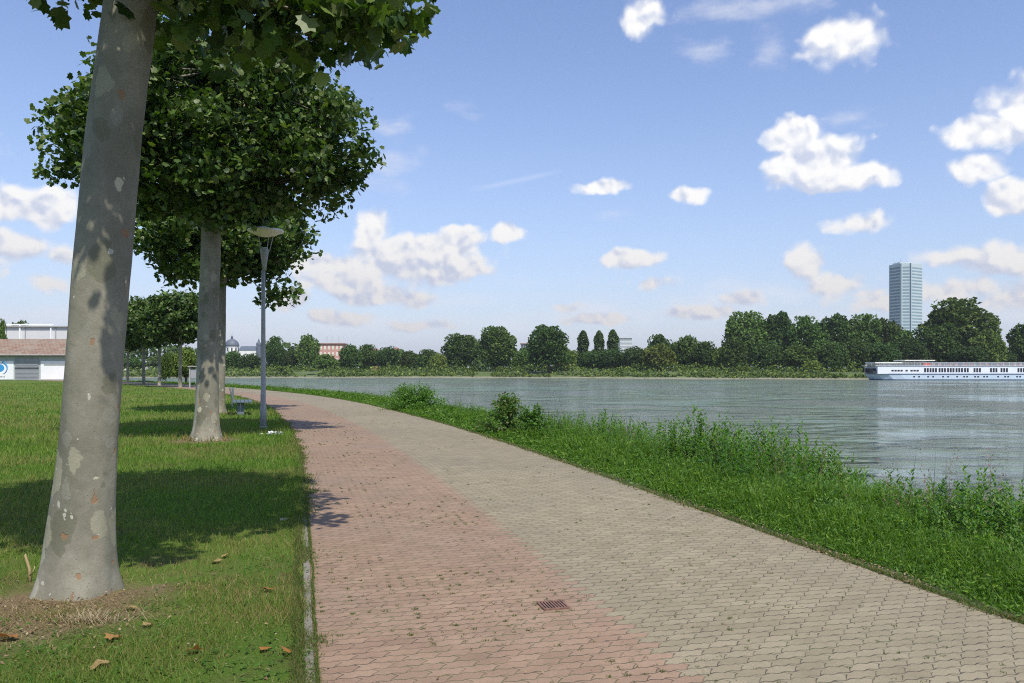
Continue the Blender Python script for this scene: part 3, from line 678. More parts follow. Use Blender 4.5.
LEAFPAL = [(0.042,0.086,0.012),(0.056,0.106,0.016),(0.028,0.060,0.010),(0.115,0.165,0.036),(0.07,0.125,0.020),(0.14,0.18,0.06),(0.035,0.072,0.012)]

def plane_tree(label, loc, prof, crown, seed, nclust, per, leaf, limb_z, extra=None, lo_res=False, spread=0.42, keep_out=None):
    """prof: (z, dx, radius) of the trunk relative to its base; crown: centre dx,dy,z and radii"""
    r = np.random.default_rng(seed); root = thing('plane_tree', label, 'tree', (loc[0], loc[1], 0), 'plane trees along the promenade')
    prof = np.array(prof); zt = np.linspace(prof[0, 0], prof[-1, 0], 24 if lo_res else 90); n = 12 if lo_res else 48
    cx = np.interp(zt, prof[:, 0], prof[:, 1]); rr = np.interp(zt, prof[:, 0], prof[:, 2])
    k = np.ones(9)/9; pad = lambda q: np.convolve(np.r_[[2*q[0]-q[i] for i in range(4, 0, -1)], q, [2*q[-1]-q[-1-i] for i in range(1, 5)]], k, 'valid')
    if not lo_res: cx = pad(cx); rr = pad(rr)
    th = np.arange(n)*2*np.pi/n; ph = r.random(6)*6.28
    T, Zg = np.meshgrid(th, zt); RR = rr[:, None]*(1+0.03*np.sin(2*T+ph[0]+Zg*.6)+0.022*np.sin(3*T+ph[1]-Zg*1.3)+0.012*np.sin(7*T+ph[2]+Zg*3))
    RR += np.exp(-np.clip(Zg, 0, 9)/0.13)*(0.040*np.clip(np.sin(5*T+ph[3]+.4*np.sin(2*T)), 0, 1)**1.3+0.004)*rr[0]/0.29
    RR += (0.0 if lo_res else 1.0)*0.006*(fbm(T*2.2+5, Zg*3, 1.0)-0.5)*2
    V = np.stack([cx[:, None]+RR*np.cos(T), RR*np.sin(T)*0.97, Zg], -1).reshape(-1, 3); m = len(zt)
    i, kk = np.meshgrid(np.arange(m-1), np.arange(n), indexing='ij'); k2 = (kk+1) % n
    Fc = [np.stack([i*n+kk, i*n+k2, (i+1)*n+k2, (i+1)*n+kk], -1).reshape(-1, 4)]; VV = [V]; b = len(V)
    top = np.array([cx[-1], 0, zt[-1]]); C = np.array(crown[:3]); Rd = np.array(crown[3:6])
    # cluster centres, biased to the shell
    cl = []
    while len(cl) < nclust:
        q = r.normal(size=3); q /= np.linalg.norm(q); rad = r.random()**0.4
        if q[2] < -0.3 and rad < 0.5: continue
        q = q*rad; 
        if q[2] < 0: q[2] *= 0.95
        cl.append(C+q*Rd*(0.86+0.1*r.random()))
    if extra is not None: cl += [np.array(e) for e in extra]
    cl = np.array(cl)
    # limbs: main arms reach out, smaller ones go from the arms to the clusters
    arms = []; na = 7
    for k in range(na):
        a = 2*np.pi*k/na+r.random()*.5; el = 0.35+0.75*r.random() if k else 1.4
        tip = C+np.array([math.cos(a)*math.cos(el)*Rd[0], math.sin(a)*math.cos(el)*Rd[1], math.sin(el)*Rd[2]-0.25*Rd[2]])*0.72
        st = np.array([np.interp(limb_z, zt, cx), 0, limb_z+0.5*r.random()*(zt[-1]-limb_z)]) if k % 2 else top*np.array([1, 1, 1])-np.array([0, 0, .05])
        mid = (st+tip)/2+np.array([0, 0, -0.10*Rd[2]])+r.normal(0, .12, 3); u = np.linspace(0, 1, 9)[:, None]
        P = st*(1-u)**2+2*mid*u*(1-u)+tip*u*u; P[1:-1] += r.normal(0, 0.03, (7, 3)); arms.append(P)
        v, f = tube(P, np.linspace(rr[-1]*0.62, 0.03, 9), 8 if not lo_res else 5); VV.append(v); Fc.append(f+b); b += len(v)
    ap = np.concatenate([A[2:] for A in arms])
    for c in cl:
        j = np.argmin(np.linalg.norm(ap-c, axis=1)+0.3*r.random(len(ap))); s0 = ap[j]; mid = (s0+c)/2+r.normal(0, .12, 3)
        u = np.linspace(0, 1, 5)[:, None]; P = s0*(1-u)**2+2*mid*u*(1-u)+c*u*u
        v, f = tube(P, np.linspace(0.028, 0.007, 5), 5 if not lo_res else 3); VV.append(v); Fc.append(f+b); b += len(v)
    # trunk and limbs stay one bark surface
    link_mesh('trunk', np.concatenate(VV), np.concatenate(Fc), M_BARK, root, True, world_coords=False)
    N = len(cl)*per; idx = np.repeat(np.arange(len(cl)), per); sp = spread*(0.7+.6*r.random(len(cl)))
    off = r.normal(size=(N, 3)); off /= np.linalg.norm(off, axis=1, keepdims=True); off *= (r.random((N, 1))**0.45)*sp[idx][:, None]*1.35; off[:, 2] *= 0.72
    P = cl[idx]+off; X, Y, Z = frames(N, 0.8, r)
    if keep_out is not None:                    # pruned clear of the lamp head
        ok = ~keep_out(P+np.array([loc[0], loc[1], 0])); P, X, Y, Z = P[ok], X[ok], Y[ok], Z[ok]; N = len(P)
    # leaves droop outwards
    Y[:, 2] -= 0.35; Y /= np.linalg.norm(Y, axis=1, keepdims=True)
    if lo_res: tv, tf = CLV, CLF
    else: tv, tf = PLV, PLF
    V, Fc = scatter(tv, tf, P, X, Y, Z, leaf*(0.55+0.75*r.random(N)))
    link_mesh('crown', V, Fc, M_LEAF, root, False, col=np.repeat(pick(N, LEAFPAL, r), len(tv), axis=0), world_coords=False)
    return root

t1 = [(-0.06,0.0,.285),(0.06,0.003,.255),(.32,.012,.235),(.655,.035,.208),(1.13,.080,.186),(2.1,.142,.184),(2.67,.190,.184),(3.3,.250,.180),(4.25,.375,.172),(4.9,.43,.16),(5.5,.5,.12)]
ex1 = [(.9,.2,4.3),(1.3,.2,4.35),(1.6,.1,4.2),(1.9,.2,4.25),(2.1,.1,4.3),(1.85,1.0,4.65),(1.7,1.4,4.8),(1.3,.7,4.35),  # rearmost two added to throw their shadow onto the paving
       (.7,-.9,4.5),(1.3,-1.6,4.6),(.3,-1.0,4.7),(1.0,-.5,4.6)]  # front clusters above the frame, added to shade the trunk
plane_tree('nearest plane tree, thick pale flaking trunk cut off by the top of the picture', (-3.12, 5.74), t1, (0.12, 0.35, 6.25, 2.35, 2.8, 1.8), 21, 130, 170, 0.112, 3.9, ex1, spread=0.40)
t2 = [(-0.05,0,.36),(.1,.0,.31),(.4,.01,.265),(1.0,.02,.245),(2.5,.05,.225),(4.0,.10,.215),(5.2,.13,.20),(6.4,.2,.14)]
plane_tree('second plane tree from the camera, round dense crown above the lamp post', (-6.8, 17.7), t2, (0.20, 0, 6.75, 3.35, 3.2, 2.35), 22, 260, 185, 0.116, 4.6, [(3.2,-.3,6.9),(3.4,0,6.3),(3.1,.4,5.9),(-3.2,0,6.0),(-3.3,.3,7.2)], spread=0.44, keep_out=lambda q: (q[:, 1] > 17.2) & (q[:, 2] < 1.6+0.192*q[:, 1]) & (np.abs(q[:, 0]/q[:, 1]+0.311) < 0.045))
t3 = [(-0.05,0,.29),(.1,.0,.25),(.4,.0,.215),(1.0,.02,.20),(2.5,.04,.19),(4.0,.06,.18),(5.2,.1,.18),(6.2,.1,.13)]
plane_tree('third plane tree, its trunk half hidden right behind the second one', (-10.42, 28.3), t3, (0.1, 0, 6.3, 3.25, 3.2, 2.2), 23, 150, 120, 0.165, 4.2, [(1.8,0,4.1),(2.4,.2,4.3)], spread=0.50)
far_tree = plane_tree('slim plane tree of the far group, rightmost of the four distant trunks', (-27.7, 66.5), [(-.05,0,.19),(.3,0,.15),(2,0,.14),(5,0.05,.10)], (0, 0, 5.9, 3.2, 3.2, 2.3), 24, 110, 80, 0.34, 3.3, None, True, 0.62)
for (x, y, sc, rz, lab) in ((-32.1, 72.5, 1.0, 1.9, 'slim plane tree of the far group, second of the four distant trunks from the right'),
                            (-35.6, 77.0, 1.02, 3.6, 'slim plane tree of the far group, third of the four distant trunks from the right'),
                            (-41.0, 85.0, .97, 5.0, 'slim plane tree of the far group, leftmost trunk showing right of the nearest trunk')):
    c = copy_tree(far_tree); c.location = (x, y, 0); c.rotation_euler.z = rz; c.scale = (sc, sc, sc); c['label'] = lab

# ------------------------------------------------------------------ trees across the river
M_DARKBARK = paint('far_bark', (0.10, 0.085, 0.065), 0.9, 0.2, 1)
def far_variant(seed, W, H, low, shape='round', n=2600, size=0.95, pal=None):
    """tree of width W and height H at the origin; low = height where the crown starts"""
    r = np.random.default_rng(seed); pal = pal or [(0.060,0.112,0.022),(0.075,0.135,0.026),(0.046,0.088,0.018),(0.10,0.16,0.034)]
    root = bpy.data.objects.new('tree', None); COL.objects.link(root)
    P = []; Nn = []
    if shape == 'poplar':
        zz = r.random(n); prof = np.clip(np.minimum(zz*5+.3, (1-zz)*4.5), 0, 1)**0.5; a = r.random(n)*6.28; rad = W/2*prof*(0.5+.45*r.random(n)**.4)*(1+.15*np.sin(a*3+zz*20))
        P = np.stack([rad*np.cos(a), rad*np.sin(a), low+(H-low)*zz], 1)
    else:
        nl = 46; q = r.normal(size=(nl, 3)); q /= np.linalg.norm(q, axis=1, keepdims=True)
        if shape == 'skirt': q[:, 2] = np.where(q[:, 2] < 0, q[:, 2]*0.9, q[:, 2])
        C = q*(0.60+0.22*r.random((nl, 1))); rad = 0.22+0.16*r.random(nl)
        idx = r.integers(0, nl, n); o = r.normal(size=(n, 3)); o /= np.linalg.norm(o, axis=1, keepdims=True)
        o *= (0.70+0.35*r.random((n, 1))); q = C[idx]+o*rad[idx][:, None]
        core = r.random(n) < 0.16; qq = r.normal(size=(n, 3)); qq /= np.linalg.norm(qq, axis=1, keepdims=True); q[core] = (qq*0.66)[core]
        if shape == 'skirt':                       # branches hang almost to the ground: widen the lower half
            lowm = q[:, 2] < 0; k = np.clip(-q[:, 2], 0, 1)*0.85; f = 1/np.sqrt(np.clip(1-k*k, .3, 1)); q[lowm, 0] *= f[lowm]; q[lowm, 1] *= f[lowm]
        sc = np.array([W/2, W/2, (H-low)/2]); P = q*sc+np.array([0, 0, low+(H-low)/2]); P[:, 2] = np.maximum(P[:, 2], 0.3)
    X, Y, Z = frames(n, 0.5, r); V, Fc = scatter(CLV, CLF, P, X, Y, Z, size*(0.6+.8*r.random(n)))
    link_mesh('crown', V, Fc, M_FARLEAF, root, False, col=np.repeat(pick(n, pal, r), 8, axis=0), world_coords=False)
    mb = MB(); mb.tube([(0, 0, -1), (0.1, 0, low+H*.15), (0.2, 0.1, H*0.7)], [W*.035+.1, W*.025+.08, 0.08], 7)
    for k in range(5):
        a = k*1.26+r.random(); mb.tube([(0, 0, low+H*0.05), (math.cos(a)*W*.15, math.sin(a)*W*.15, low+H*.25), (math.cos(a)*W*.3, math.sin(a)*W*.3, low+H*.42)], [0.22, .15, .05], 5)
    mb.build('trunk', M_DARKBARK, root, True, world_coords=False)
    return root
YEL = [(0.11,0.155,0.03),(0.135,0.18,0.036),(0.09,0.13,0.026)]
DRK = [(0.038,0.074,0.020),(0.048,0.090,0.022),(0.058,0.108,0.026)]
variants = {'big': ((17, 24, 1.0), far_variant(1, 17, 24, 1.0, 'skirt', 7500, 1.0)), 'big2': ((18, 22, 1.5), far_variant(2, 18, 22, 1.5, 'skirt', 7500, 1.0)),
            'mid': ((12, 12, .6), far_variant(3, 12, 12, .6, 'skirt', 4500, .8)), 'mid2': ((13, 12, .8), far_variant(4, 13, 12, .8, 'skirt', 4500, .8)),
            'yel': ((13, 12, .6), far_variant(5, 13, 12, .6, 'skirt', 4500, .8, YEL)), 'dark': ((13, 14, .4), far_variant(6, 13, 14, .4, 'skirt', 5000, .85, DRK)),
            'pop': ((4, 18, .5), far_variant(7, 4, 18, .5, 'poplar', 2600, .75, DRK)), 'small': ((6, 5, .2), far_variant(8, 6, 5, .2, 'skirt', 1100, .6, YEL))}
used = set()
def far_tree_at(px, w, top, back, kind, label, group='trees across the river', base=0.25):
    """px centre, width in px, top row, distance behind the water's edge"""
    a = (px-512)/F; d = 300.0
    for _ in range(20): d = float(bank_y(a*d))+back
    if back > 400 or back < -100: pass
    W, H = w/F*d, CAMZ+(HOR-top)/F*d-base
    (vw, vh, _), proto = variants[kind]
    o = proto if kind not in used else copy_tree(proto); used.add(kind)
    o.location = (a*d, d, base); o.scale = (W/vw, W/vw, H/vh); o.rotation_euler.z = random.random()*6.28
    o.name = {'pop': 'poplar_tree', 'small': 'shrub'}.get(kind, 'tree')
    tag(o, label, {'small': 'shrub'}.get(kind, 'tree'), group)
L = 'across the river'
far_list = [
 (232,22,351,60,'mid','low dark green tree in front of the domed church '+L), (250,22,353,45,'dark','dark tree between the church dome and the lamp post '+L),
 (275,20,336,60,'mid2','tall round tree just right of the lamp post '+L), (291,18,349,60,'dark','low tree between the two tall round trees right of the lamp post '+L),
 (308,24,335,55,'mid','tall narrow tree just left of the pink flat-roofed building '+L), (328,26,354,35,'mid2','low tree standing in front of the pink flat-roofed building '+L),
 (350,22,345,35,'mid','tree touching the right side of the pink flat-roofed building '+L), (369,24,344,48,'mid2','middle tree of the three right of the pink building '+L),
 (388,22,346,40,'dark','rightmost of the three trees right of the pink building '+L), (408,20,351,50,'mid','low tree left of the small cream house gap '+L),
 (427,24,349,40,'mid2','bushy low tree left of the broad riverside pair '+L), (438,18,352,30,'yel','paler small tree left of the broad riverside pair '+L),
 (461,38,333,40,'big2','broad tree leaning on the left side of the tall round riverside tree '+L), (496,42,324,24,'big','tall round riverside tree with crown higher than its left neighbour '+L),
 (524,22,350,50,'mid','low tree in the gap between the two tall round riverside trees '+L), (549,44,324,14,'big2','free-standing round tree right at the water, left of the poplars '+L),
 (566,24,345,30,'yel','lower tree tucked behind the right side of the free-standing round tree '+L),
 (583,11,331,60,'pop','leftmost of the three dark poplars '+L), (599,10,331,60,'pop','middle one of the three dark poplars '+L), (613,11,330,60,'pop','rightmost of the three dark poplars '+L),
 (592,26,350,50,'dark','dark low tree below the left and middle poplars '+L), (612,30,348,45,'dark','dark low tree below the right poplar '+L), (634,26,346,40,'dark','dark tree right below the small pale block '+L),
 (658,34,342,26,'yel','yellowish green tree left of the low woods '+L), (660,28,334,60,'mid2','taller tree rising behind the yellowish green one '+L), (686,32,336,45,'mid','rounded tree between the yellowish one and the tall wood '+L),
 (708,26,341,38,'mid2','lower tree at the left foot of the tall wood '+L), (722,18,346,30,'yel','small paler tree at the left foot of the tall wood '+L),
 (745,46,308,60,'big','leftmost tall tree of the tall wood '+L), (735,26,336,26,'mid','lower tree before the left end of the tall wood '+L),
 (776,40,311,66,'big2','second tall tree from the left in the tall wood '+L), (806,40,313,60,'big','third tall tree from the left in the tall wood '+L),
 (834,40,313,66,'big2','fourth tall tree from the left in the tall wood '+L), (862,40,311,60,'big','fifth tall tree from the left in the tall wood '+L),
 (886,38,317,66,'big2','tall tree of the wood just left of the tower block '+L), (768,30,340,30,'dark','dark low tree before the second tall tree of the wood '+L),
 (800,34,345,26,'mid','leafy low tree before the third tall tree of the wood '+L), (832,32,340,28,'dark','dark brownish tree before the fourth tall tree of the wood '+L),
 (858,30,338,32,'dark','dark tree left of the ship bow '+L), (905,30,330,60,'mid2','tree covering the foot of the tower block '+L), (884,32,342,30,'dark','dark tree right behind the ship bow '+L),
 (912,34,338,34,'dark','dark tree behind the ship awnings '+L), (958,72,295,48,'big','huge spreading tree right of the tower block '+L), (938,40,322,40,'big2','lower left shoulder tree of the huge spreading tree '+L),
 (985,36,327,34,'yel','lighter green tree at the right foot of the huge spreading tree '+L), (968,36,345,28,'dark','dark undergrowth tree beneath the huge spreading tree '+L),
 (1026,34,320,50,'big2','tree cut by the right edge of the picture '+L), (1004,22,350,36,'dark','low dark tree in the dip left of the right edge tree '+L),
 (1052,40,318,50,'big','tree beyond the right edge of the picture '+L),
 (500,8,366,12,'small','low shrub at the foot of the tall round riverside tree '+L),
 (812,20,360,14,'small','low bright shrub on the meadow before the tall wood '+L), (743,14,366,12,'small','low shrub on the shore left of the ship '+L),
 (312,9,368,8,'small','tiny round shrub on the shore below the tall narrow tree '+L), (282,12,366,10,'small','bright low shrub on the shore right of the lamp post '+L),
 (212,24,352,60,'mid2','tree seen between the second trunk and the church '+L), (186,24,354,60,'dark','tree seen left of the second plane trunk '+L), (160,26,356,60,'mid','tree seen between the far plane trunks '+L), (132,26,357,50,'mid2','tree seen low behind the leftmost far plane trunk '+L),
 (100,30,356,50,'dark','tree hidden behind the nearest plane trunk '+L)]
for a in far_list: far_tree_at(*a)
# low scrub along the far water's edge
def shore_scrub():
    n = 44000; x = -420+rng.random(n)*900; o = np.where(rng.random(n) < .4, np.abs(rng.normal(0, 4, n))+2.0, 4+34*rng.random(n)**.6); nz = fbm(x, o*1.2, 0.09); k = nz > 0.43; x, o, nz = x[k], o[k], nz[k]; n = len(x); y = bank_y(x)+o
    X, Y, Z = frames(n, .5); V, Fc = scatter(CLV, CLF, np.stack([x, y, np.minimum(WZ+0.4+o*.14, 0.1)+(0.3+9*(nz-.43)+.03*o)*rng.random(n)], 1), X, Y, Z, 0.6+0.7*rng.random(n))
    tag(link_mesh('undergrowth', V, Fc, M_FARLEAF, None, False, col=np.repeat(pick(n, YEL+DRK), 8, axis=0)), 'low scrub along the far water edge', 'undergrowth', kind='stuff')
    # dense wood behind the single trees
    n = 22000; x = -420+rng.random(n)*1000; y = bank_y(x)+80+rng.random(n)*25; top = 5+12*fbm(x, x*0, 0.045); pxl = 512+F*x/y; top = np.where(((pxl > 308) & (pxl < 352)) | ((pxl > 220) & (pxl < 264)), top*.4, top); X, Y, Z = frames(n, .5)
    V, Fc = scatter(CLV, CLF, np.stack([x, y, 0.3+top*rng.random(n)], 1), X, Y, Z, 1.6+1.6*rng.random(n))
    tag(link_mesh('woods', V, Fc, M_FARLEAF, None, False, col=np.repeat(pick(n, DRK), 8, axis=0)), 'dark woods closing the gaps behind the trees across the river', 'woods', kind='stuff')
shore_scrub()
# bushy trees on the near side beyond the far plane trees
def near_side_tree(px, d, w, top, kind, name, label):
    (vw, vh, _), proto = variants[kind]; o = copy_tree(proto); o.name = name; W = w/F*d; H = CAMZ+(HOR-top)/F*d
    o.location = ((px-512)/F*d, d, -0.1); o.scale = (W/vw, W/vw, H/vh); tag(o, label, 'tree', 'bushy trees beyond the lawn')
near_side_tree(186, 96, 34, 345, 'yel', 'bushy_tree', 'bushy bright tree beyond the lawn, left of the second plane trunk')
near_side_tree(166, 92, 12, 352, 'mid', 'bushy_tree', 'narrow dark bush between the two right far plane trunks')
near_side_tree(2, 112, 12, 318, 'mid2', 'leafy_tree', 'tree top at the left picture edge in front of the shed roof')
near_side_tree(18, 165, 30, 321, 'mid', 'leafy_tree', 'tree top showing just above the pale flat building')

# ------------------------------------------------------------------ buildings
M_WHITE = paint('white_render', (0.74, 0.73, 0.70), 0.8, 0.06, 0.6); M_PANEL = paint('white_panel', (0.80, 0.80, 0.79), 0.5, 0.03, 0.5)
M_GREYP = paint('grey_shutter', (0.30, 0.31, 0.32), 0.5, 0.08, 0.8); M_GREYG = paint('greenish_grey', (0.38, 0.43, 0.41), 0.7, 0.08, 0.8)
M_DARK = paint('dark_glass', (0.03, 0.035, 0.04), 0.15, 0.2, 1); M_METAL = paint('galvanised', (0.34, 0.34, 0.325), 0.65, 0.12, 5, metal=0.1)
M_BLUE = paint('blue_print', (0.04, 0.28, 0.60), 0.5, 0.05, 2); M_PALEW = paint('pale_cladding', (0.60, 0.60, 0.58), 0.7, 0.04, 0.3)
def mat_tiles():
    m, t = material('old_roof_tiles'); co = coords(t)
    b = t.node('ShaderNodeTexBrick'); t.put(b.inputs['Vector'], t.vmath('MULTIPLY', co, (1, 1, 1))); b.inputs['Scale'].default_value = 1
    b.inputs['Brick Width'].default_value = .5; b.inputs['Row Height'].default_value = 0.35; b.inputs['Mortar Size'].default_value = 0.03
    b.inputs['Color1'].default_value = (0.20, 0.12, 0.085, 1); b.inputs['Color2'].default_value = (0.30, 0.19, 0.13, 1); b.inputs['Mortar'].default_value = (0.09, 0.06, 0.045, 1)
    n = t.noise(co, 0.5, 6, 0.75); c = t.mix(t.step(n, 0.4, 0.65), b.outputs[0], (0.24, 0.20, 0.15, 1))
    c = t.mix(t.step(t.noise(co, 2.5, 4, .7), 0.58, 0.7), c, (0.12, 0.10, 0.08, 1)); t.put(t.p.inputs['Base Color'], c); t.put(t.p.inputs['Roughness'], 0.9); return m
M_TILE = mat_tiles()
def shed():
    d = 104.0; k = d/F; X = lambda px: (px-512)*k; Z = lambda py: CAMZ+(HOR-py)*k
    root = thing('shed', 'long low white shed with weathered brown tiled roof left of the nearest trunk', 'building', (X(30), d, 0))
    x0, x1 = X(-150), X(80); zw = Z(355); 
    w = MB(); w.box(((x0+x1)/2, d+5, zw/2), (x1-x0, 10, zw)); w.build('wall', M_GREYG, root)
    g = MB(); zr = Z(339)
    V = [(x0-.4, d-.6, zw-.12), (x1+.4, d-.6, zw-.12), (x1+.4, d+5, zr), (x0-.4, d+5, zr), (x0-.4, d+10.6, zw-.12), (x1+.4, d+10.6, zw-.12),
         (x0-.4, d-.6, zw+.04), (x1+.4, d-.6, zw+.04), (x1+.4, d+5, zr+.18), (x0-.4, d+5, zr+.18), (x0-.4, d+10.6, zw+.04), (x1+.4, d+10.6, zw+.04)]
    g.add(V, [(6,7,8,9),(9,8,11,10),(0,3,2,1),(3,4,5,2),(0,1,7,6),(4,10,11,5),(1,2,8,7),(2,5,11,8),(0,6,9,3),(3,9,10,4)])
    rf = g.build('roof', M_TILE, root)
    gt = MB(); gt.tube([(x0-.4, d-.68, zw-.02), (x1+.4, d-.68, zw-.02)], .07, 8); gt.build('gutter', M_METAL, root)
    h = Z(361)
    for a, b in ((-60, -38), (41, 66), (-36, -12)):
        m = MB(); m.box(((X(a)+X(b))/2, d-.04, h/2+.05), ((X(b)-X(a)), .06, h-.1)); p = m.build('panel', M_PANEL, root)
        m = MB(); m.box(((X(a)+X(b))/2+.2, d-.09, Z(364.5)), ((X(b)-X(a))*.86, .04, .18)); m.build('rail', M_METAL, p)
    m = MB(); zt = Z(357.7)
    m.box(((X(15.3)+X(39))/2, d-.03, zt/2), (X(39)-X(15.3), .05, zt))
    for i in range(16): m.box(((X(15.3)+X(39))/2, d-.07, 0.1+i*(zt-.15)/16), (X(39)-X(15.3)-.1, .04, (zt-.15)/16*0.7))
    s = m.build('shutter', M_GREYP, root); m = MB(); m.box(((X(15.3)+X(39))/2, d-.1, Z(368)), (X(39)-X(15.3), .05, .14)); m.build('cross_bar', M_DARK, s)
    # sign board with round blue emblem
    m = MB(); cxs = (X(-10)+X(14))/2; m.box((cxs, d-.05, h/2+.05), (X(14)-X(-10), .08, h-.1)); sg = m.build('sign_board', M_PANEL, root)
    m = MB(); c = (X(0.5), d-.10, Z(368))
    disc = [(c[0]+.55*math.cos(a), c[1], c[2]+.5*math.sin(a)) for a in np.arange(24)*2*math.pi/24]; back = [(x, y+.01, z) for x, y, z in disc]
    m.add(disc+back, [tuple(range(24)), tuple(range(24, 48))[::-1]]+[(i, (i+1) % 24, 24+(i+1) % 24, 24+i) for i in range(24)])
    m.tube([(c[0]+.95*math.cos(a), c[1]-.01, c[2]+.85*math.sin(a)) for a in np.linspace(-1.1, 1.2, 12)], np.linspace(.03, .12, 12), 6)
    m.tube([(c[0]+.95*math.cos(a), c[1]-.01, c[2]+.85*math.sin(a)) for a in np.linspace(2.0, 4.3, 12)], np.linspace(.12, .03, 12), 6)
    m.build('emblem', M_BLUE, sg)
    m = MB()
    for i in range(7): m.box((X(-3)+i*.17, d-.10, Z(376.6)), (.11, .02, .16))
    m.build('small_lettering', M_GREYP, sg)
    dp = MB(); dp.tube([(X(66.5), d-.1, 0), (X(66.5), d-.1, zw)], .05, 8); dp.build('downpipe', M_METAL, root)
    # taller flat building behind it
    d2 = 122.0; k2 = d2/F; X2 = lambda px: (px-512)*k2; Z2 = lambda py: CAMZ+(HOR-py)*k2
    b = thing('hall', 'pale flat-roofed hall with white roof railing behind the brown roofed shed', 'building', (X2(20), d2, 0))
    m = MB(); zz = Z2(327); m.box(((X2(-160)+X2(72))/2, d2+7, zz/2), (X2(72)-X2(-160), 14, zz)); m.build('wall', M_PALEW, b)
    m = MB(); m.box(((X2(-160)+X2(52))/2, d2+.5, Z2(324.5)), (X2(52)-X2(-160), .3, .22)); rr_ = m.build('roof_rail', M_PANEL, b)
    for px in (-40, -10, 20.5, 51.5):
        m = MB(); m.box((X2(px), d2-.1, (Z2(324.5)+Z2(339))/2), (.22, .22, Z2(324.5)-Z2(339))); m.build('rail_post', M_PANEL, rr_)
    m = MB(); m.box(((X2(-160)+X2(72))/2, d2-.15, zz+.05), (X2(72)-X2(-160)+.3, .3, .18)); m.build('roof_edge', M_METAL, b)
    for px in (25.5, 56): 
        m = MB(); m.box((X2(px), d2-.05, zz/2+1), (.1, .12, zz-2)); m.build('wall_joint', M_GREYP, b)
shed()

def facade_windows(root, x0, x1, y, z0, z1, nx, nz, fw, fh, mat, name='window', depth=.12):
    for i in range(nx):
        for j in range(nz):
            m = MB(); m.box((x0+(i+.5)*(x1-x0)/nx, y-depth/2+.02, z0+(j+.5)*(z1-z0)/nz), ((x1-x0)/nx*fw, depth, (z1-z0)/nz*fh)); m.build(name, mat, root)

def tower():
    d = 880.0; k = d/F; X = lambda px: (px-512)*k; Z = lambda py: CAMZ+(HOR-py)*k
    root = thing('tower_block', 'tall pale glassy tower block rising above the trees across the river', 'building', (X(906), d, 0))
    m_w, t = material('tower_cladding'); co = coords(t); n = t.noise(co, 0.08, 3); t.put(t.p.inputs['Base Color'], t.mix(n, (0.42, 0.50, 0.52, 1), (0.50, 0.56, 0.56, 1))); t.p.inputs['Roughness'].default_value = .5
    m_g, t = material('tower_glass'); t.p.inputs['Base Color'].default_value = (0.07, 0.13, 0.19, 1); t.p.inputs['Roughness'].default_value = .2; t.p.inputs['Specular IOR Level'].default_value = .8
    m_s = paint('tower_pale_glass', (0.22, 0.32, 0.36), .4, .1, .1)  # paler glass for the middle and right faces
    # plan: narrow left side recedes, right side turns towards the camera's right
    P_ = lambda px, y: ((px-512)/F*y, y); L0 = P_(889, d+16); C0 = P_(901.5, d-2); C1 = P_(910.5, d-4); R0 = P_(922.5, d+9); B0 = P_(907, d+34)
    def prism(pts, z0, z1, mat, name):
        n = len(pts); V = [(x, y, z0) for x, y in pts]+[(x, y, z1) for x, y in pts]
        m = MB(); m.add(V, [tuple(range(n))[::-1], tuple(range(n, 2*n))]+[(i, (i+1) % n, n+(i+1) % n, n+i) for i in range(n)]); return m.build(name, mat, root)
    zt = Z(263.5); prism([L0, C0, C1, R0, B0], 0, zt, m_w, 'wall')
    prism([(L0[0]+4, L0[1]), (C0[0], C0[1]+4), (C1[0], C1[1]+5), (R0[0]-4, R0[1]+1), (B0[0], B0[1]-4)], zt, zt+1.8, m_w, 'roof')
    nf = 32
    for (A, B, mat, a, b, fr) in ((L0, C0, m_g, .08, .88, .55), (C0, C1, m_s, .12, .88, .5), (C1, R0, m_s, .1, .95, .42)):
        A = np.array(A); B = np.array(B); dv = B-A; nrm = np.array([dv[1], -dv[0]]); nrm = nrm/np.linalg.norm(nrm)
        if nrm[1] > 0: nrm = -nrm
        for j in range(nf):
            z0 = 3+j*(zt-5)/nf; z1 = z0+(zt-5)/nf*fr; p = A+dv*a+nrm*.15; q = A+dv*b+nrm*.15; p2 = A+dv*a-nrm*.3; q2 = A+dv*b-nrm*.3
            V = [(*p, z0), (*q, z0), (*q2, z0), (*p2, z0), (*p, z1), (*q, z1), (*q2, z1), (*p2, z1)]
            m = MB(); m.add(V, [(3,2,1,0),(4,5,6,7),(0,1,5,4),(1,2,6,5),(2,3,7,6),(3,0,4,7)]); m.build('window_band', mat, root)
    for P in (C0, C1): m = MB(); m.box((P[0], P[1]-.4, zt/2), (.8, .8, zt)); m.build('corner_rib', m_g if P == C1 else m_w, root)
    m = MB()
    for i, hgt in enumerate((4, 6, 3)): m.tube([(X(900+i*6), d+12, zt), (X(900+i*6), d+12, zt+hgt)], .2, 5)
    m.build('antenna', M_METAL, root)
tower()
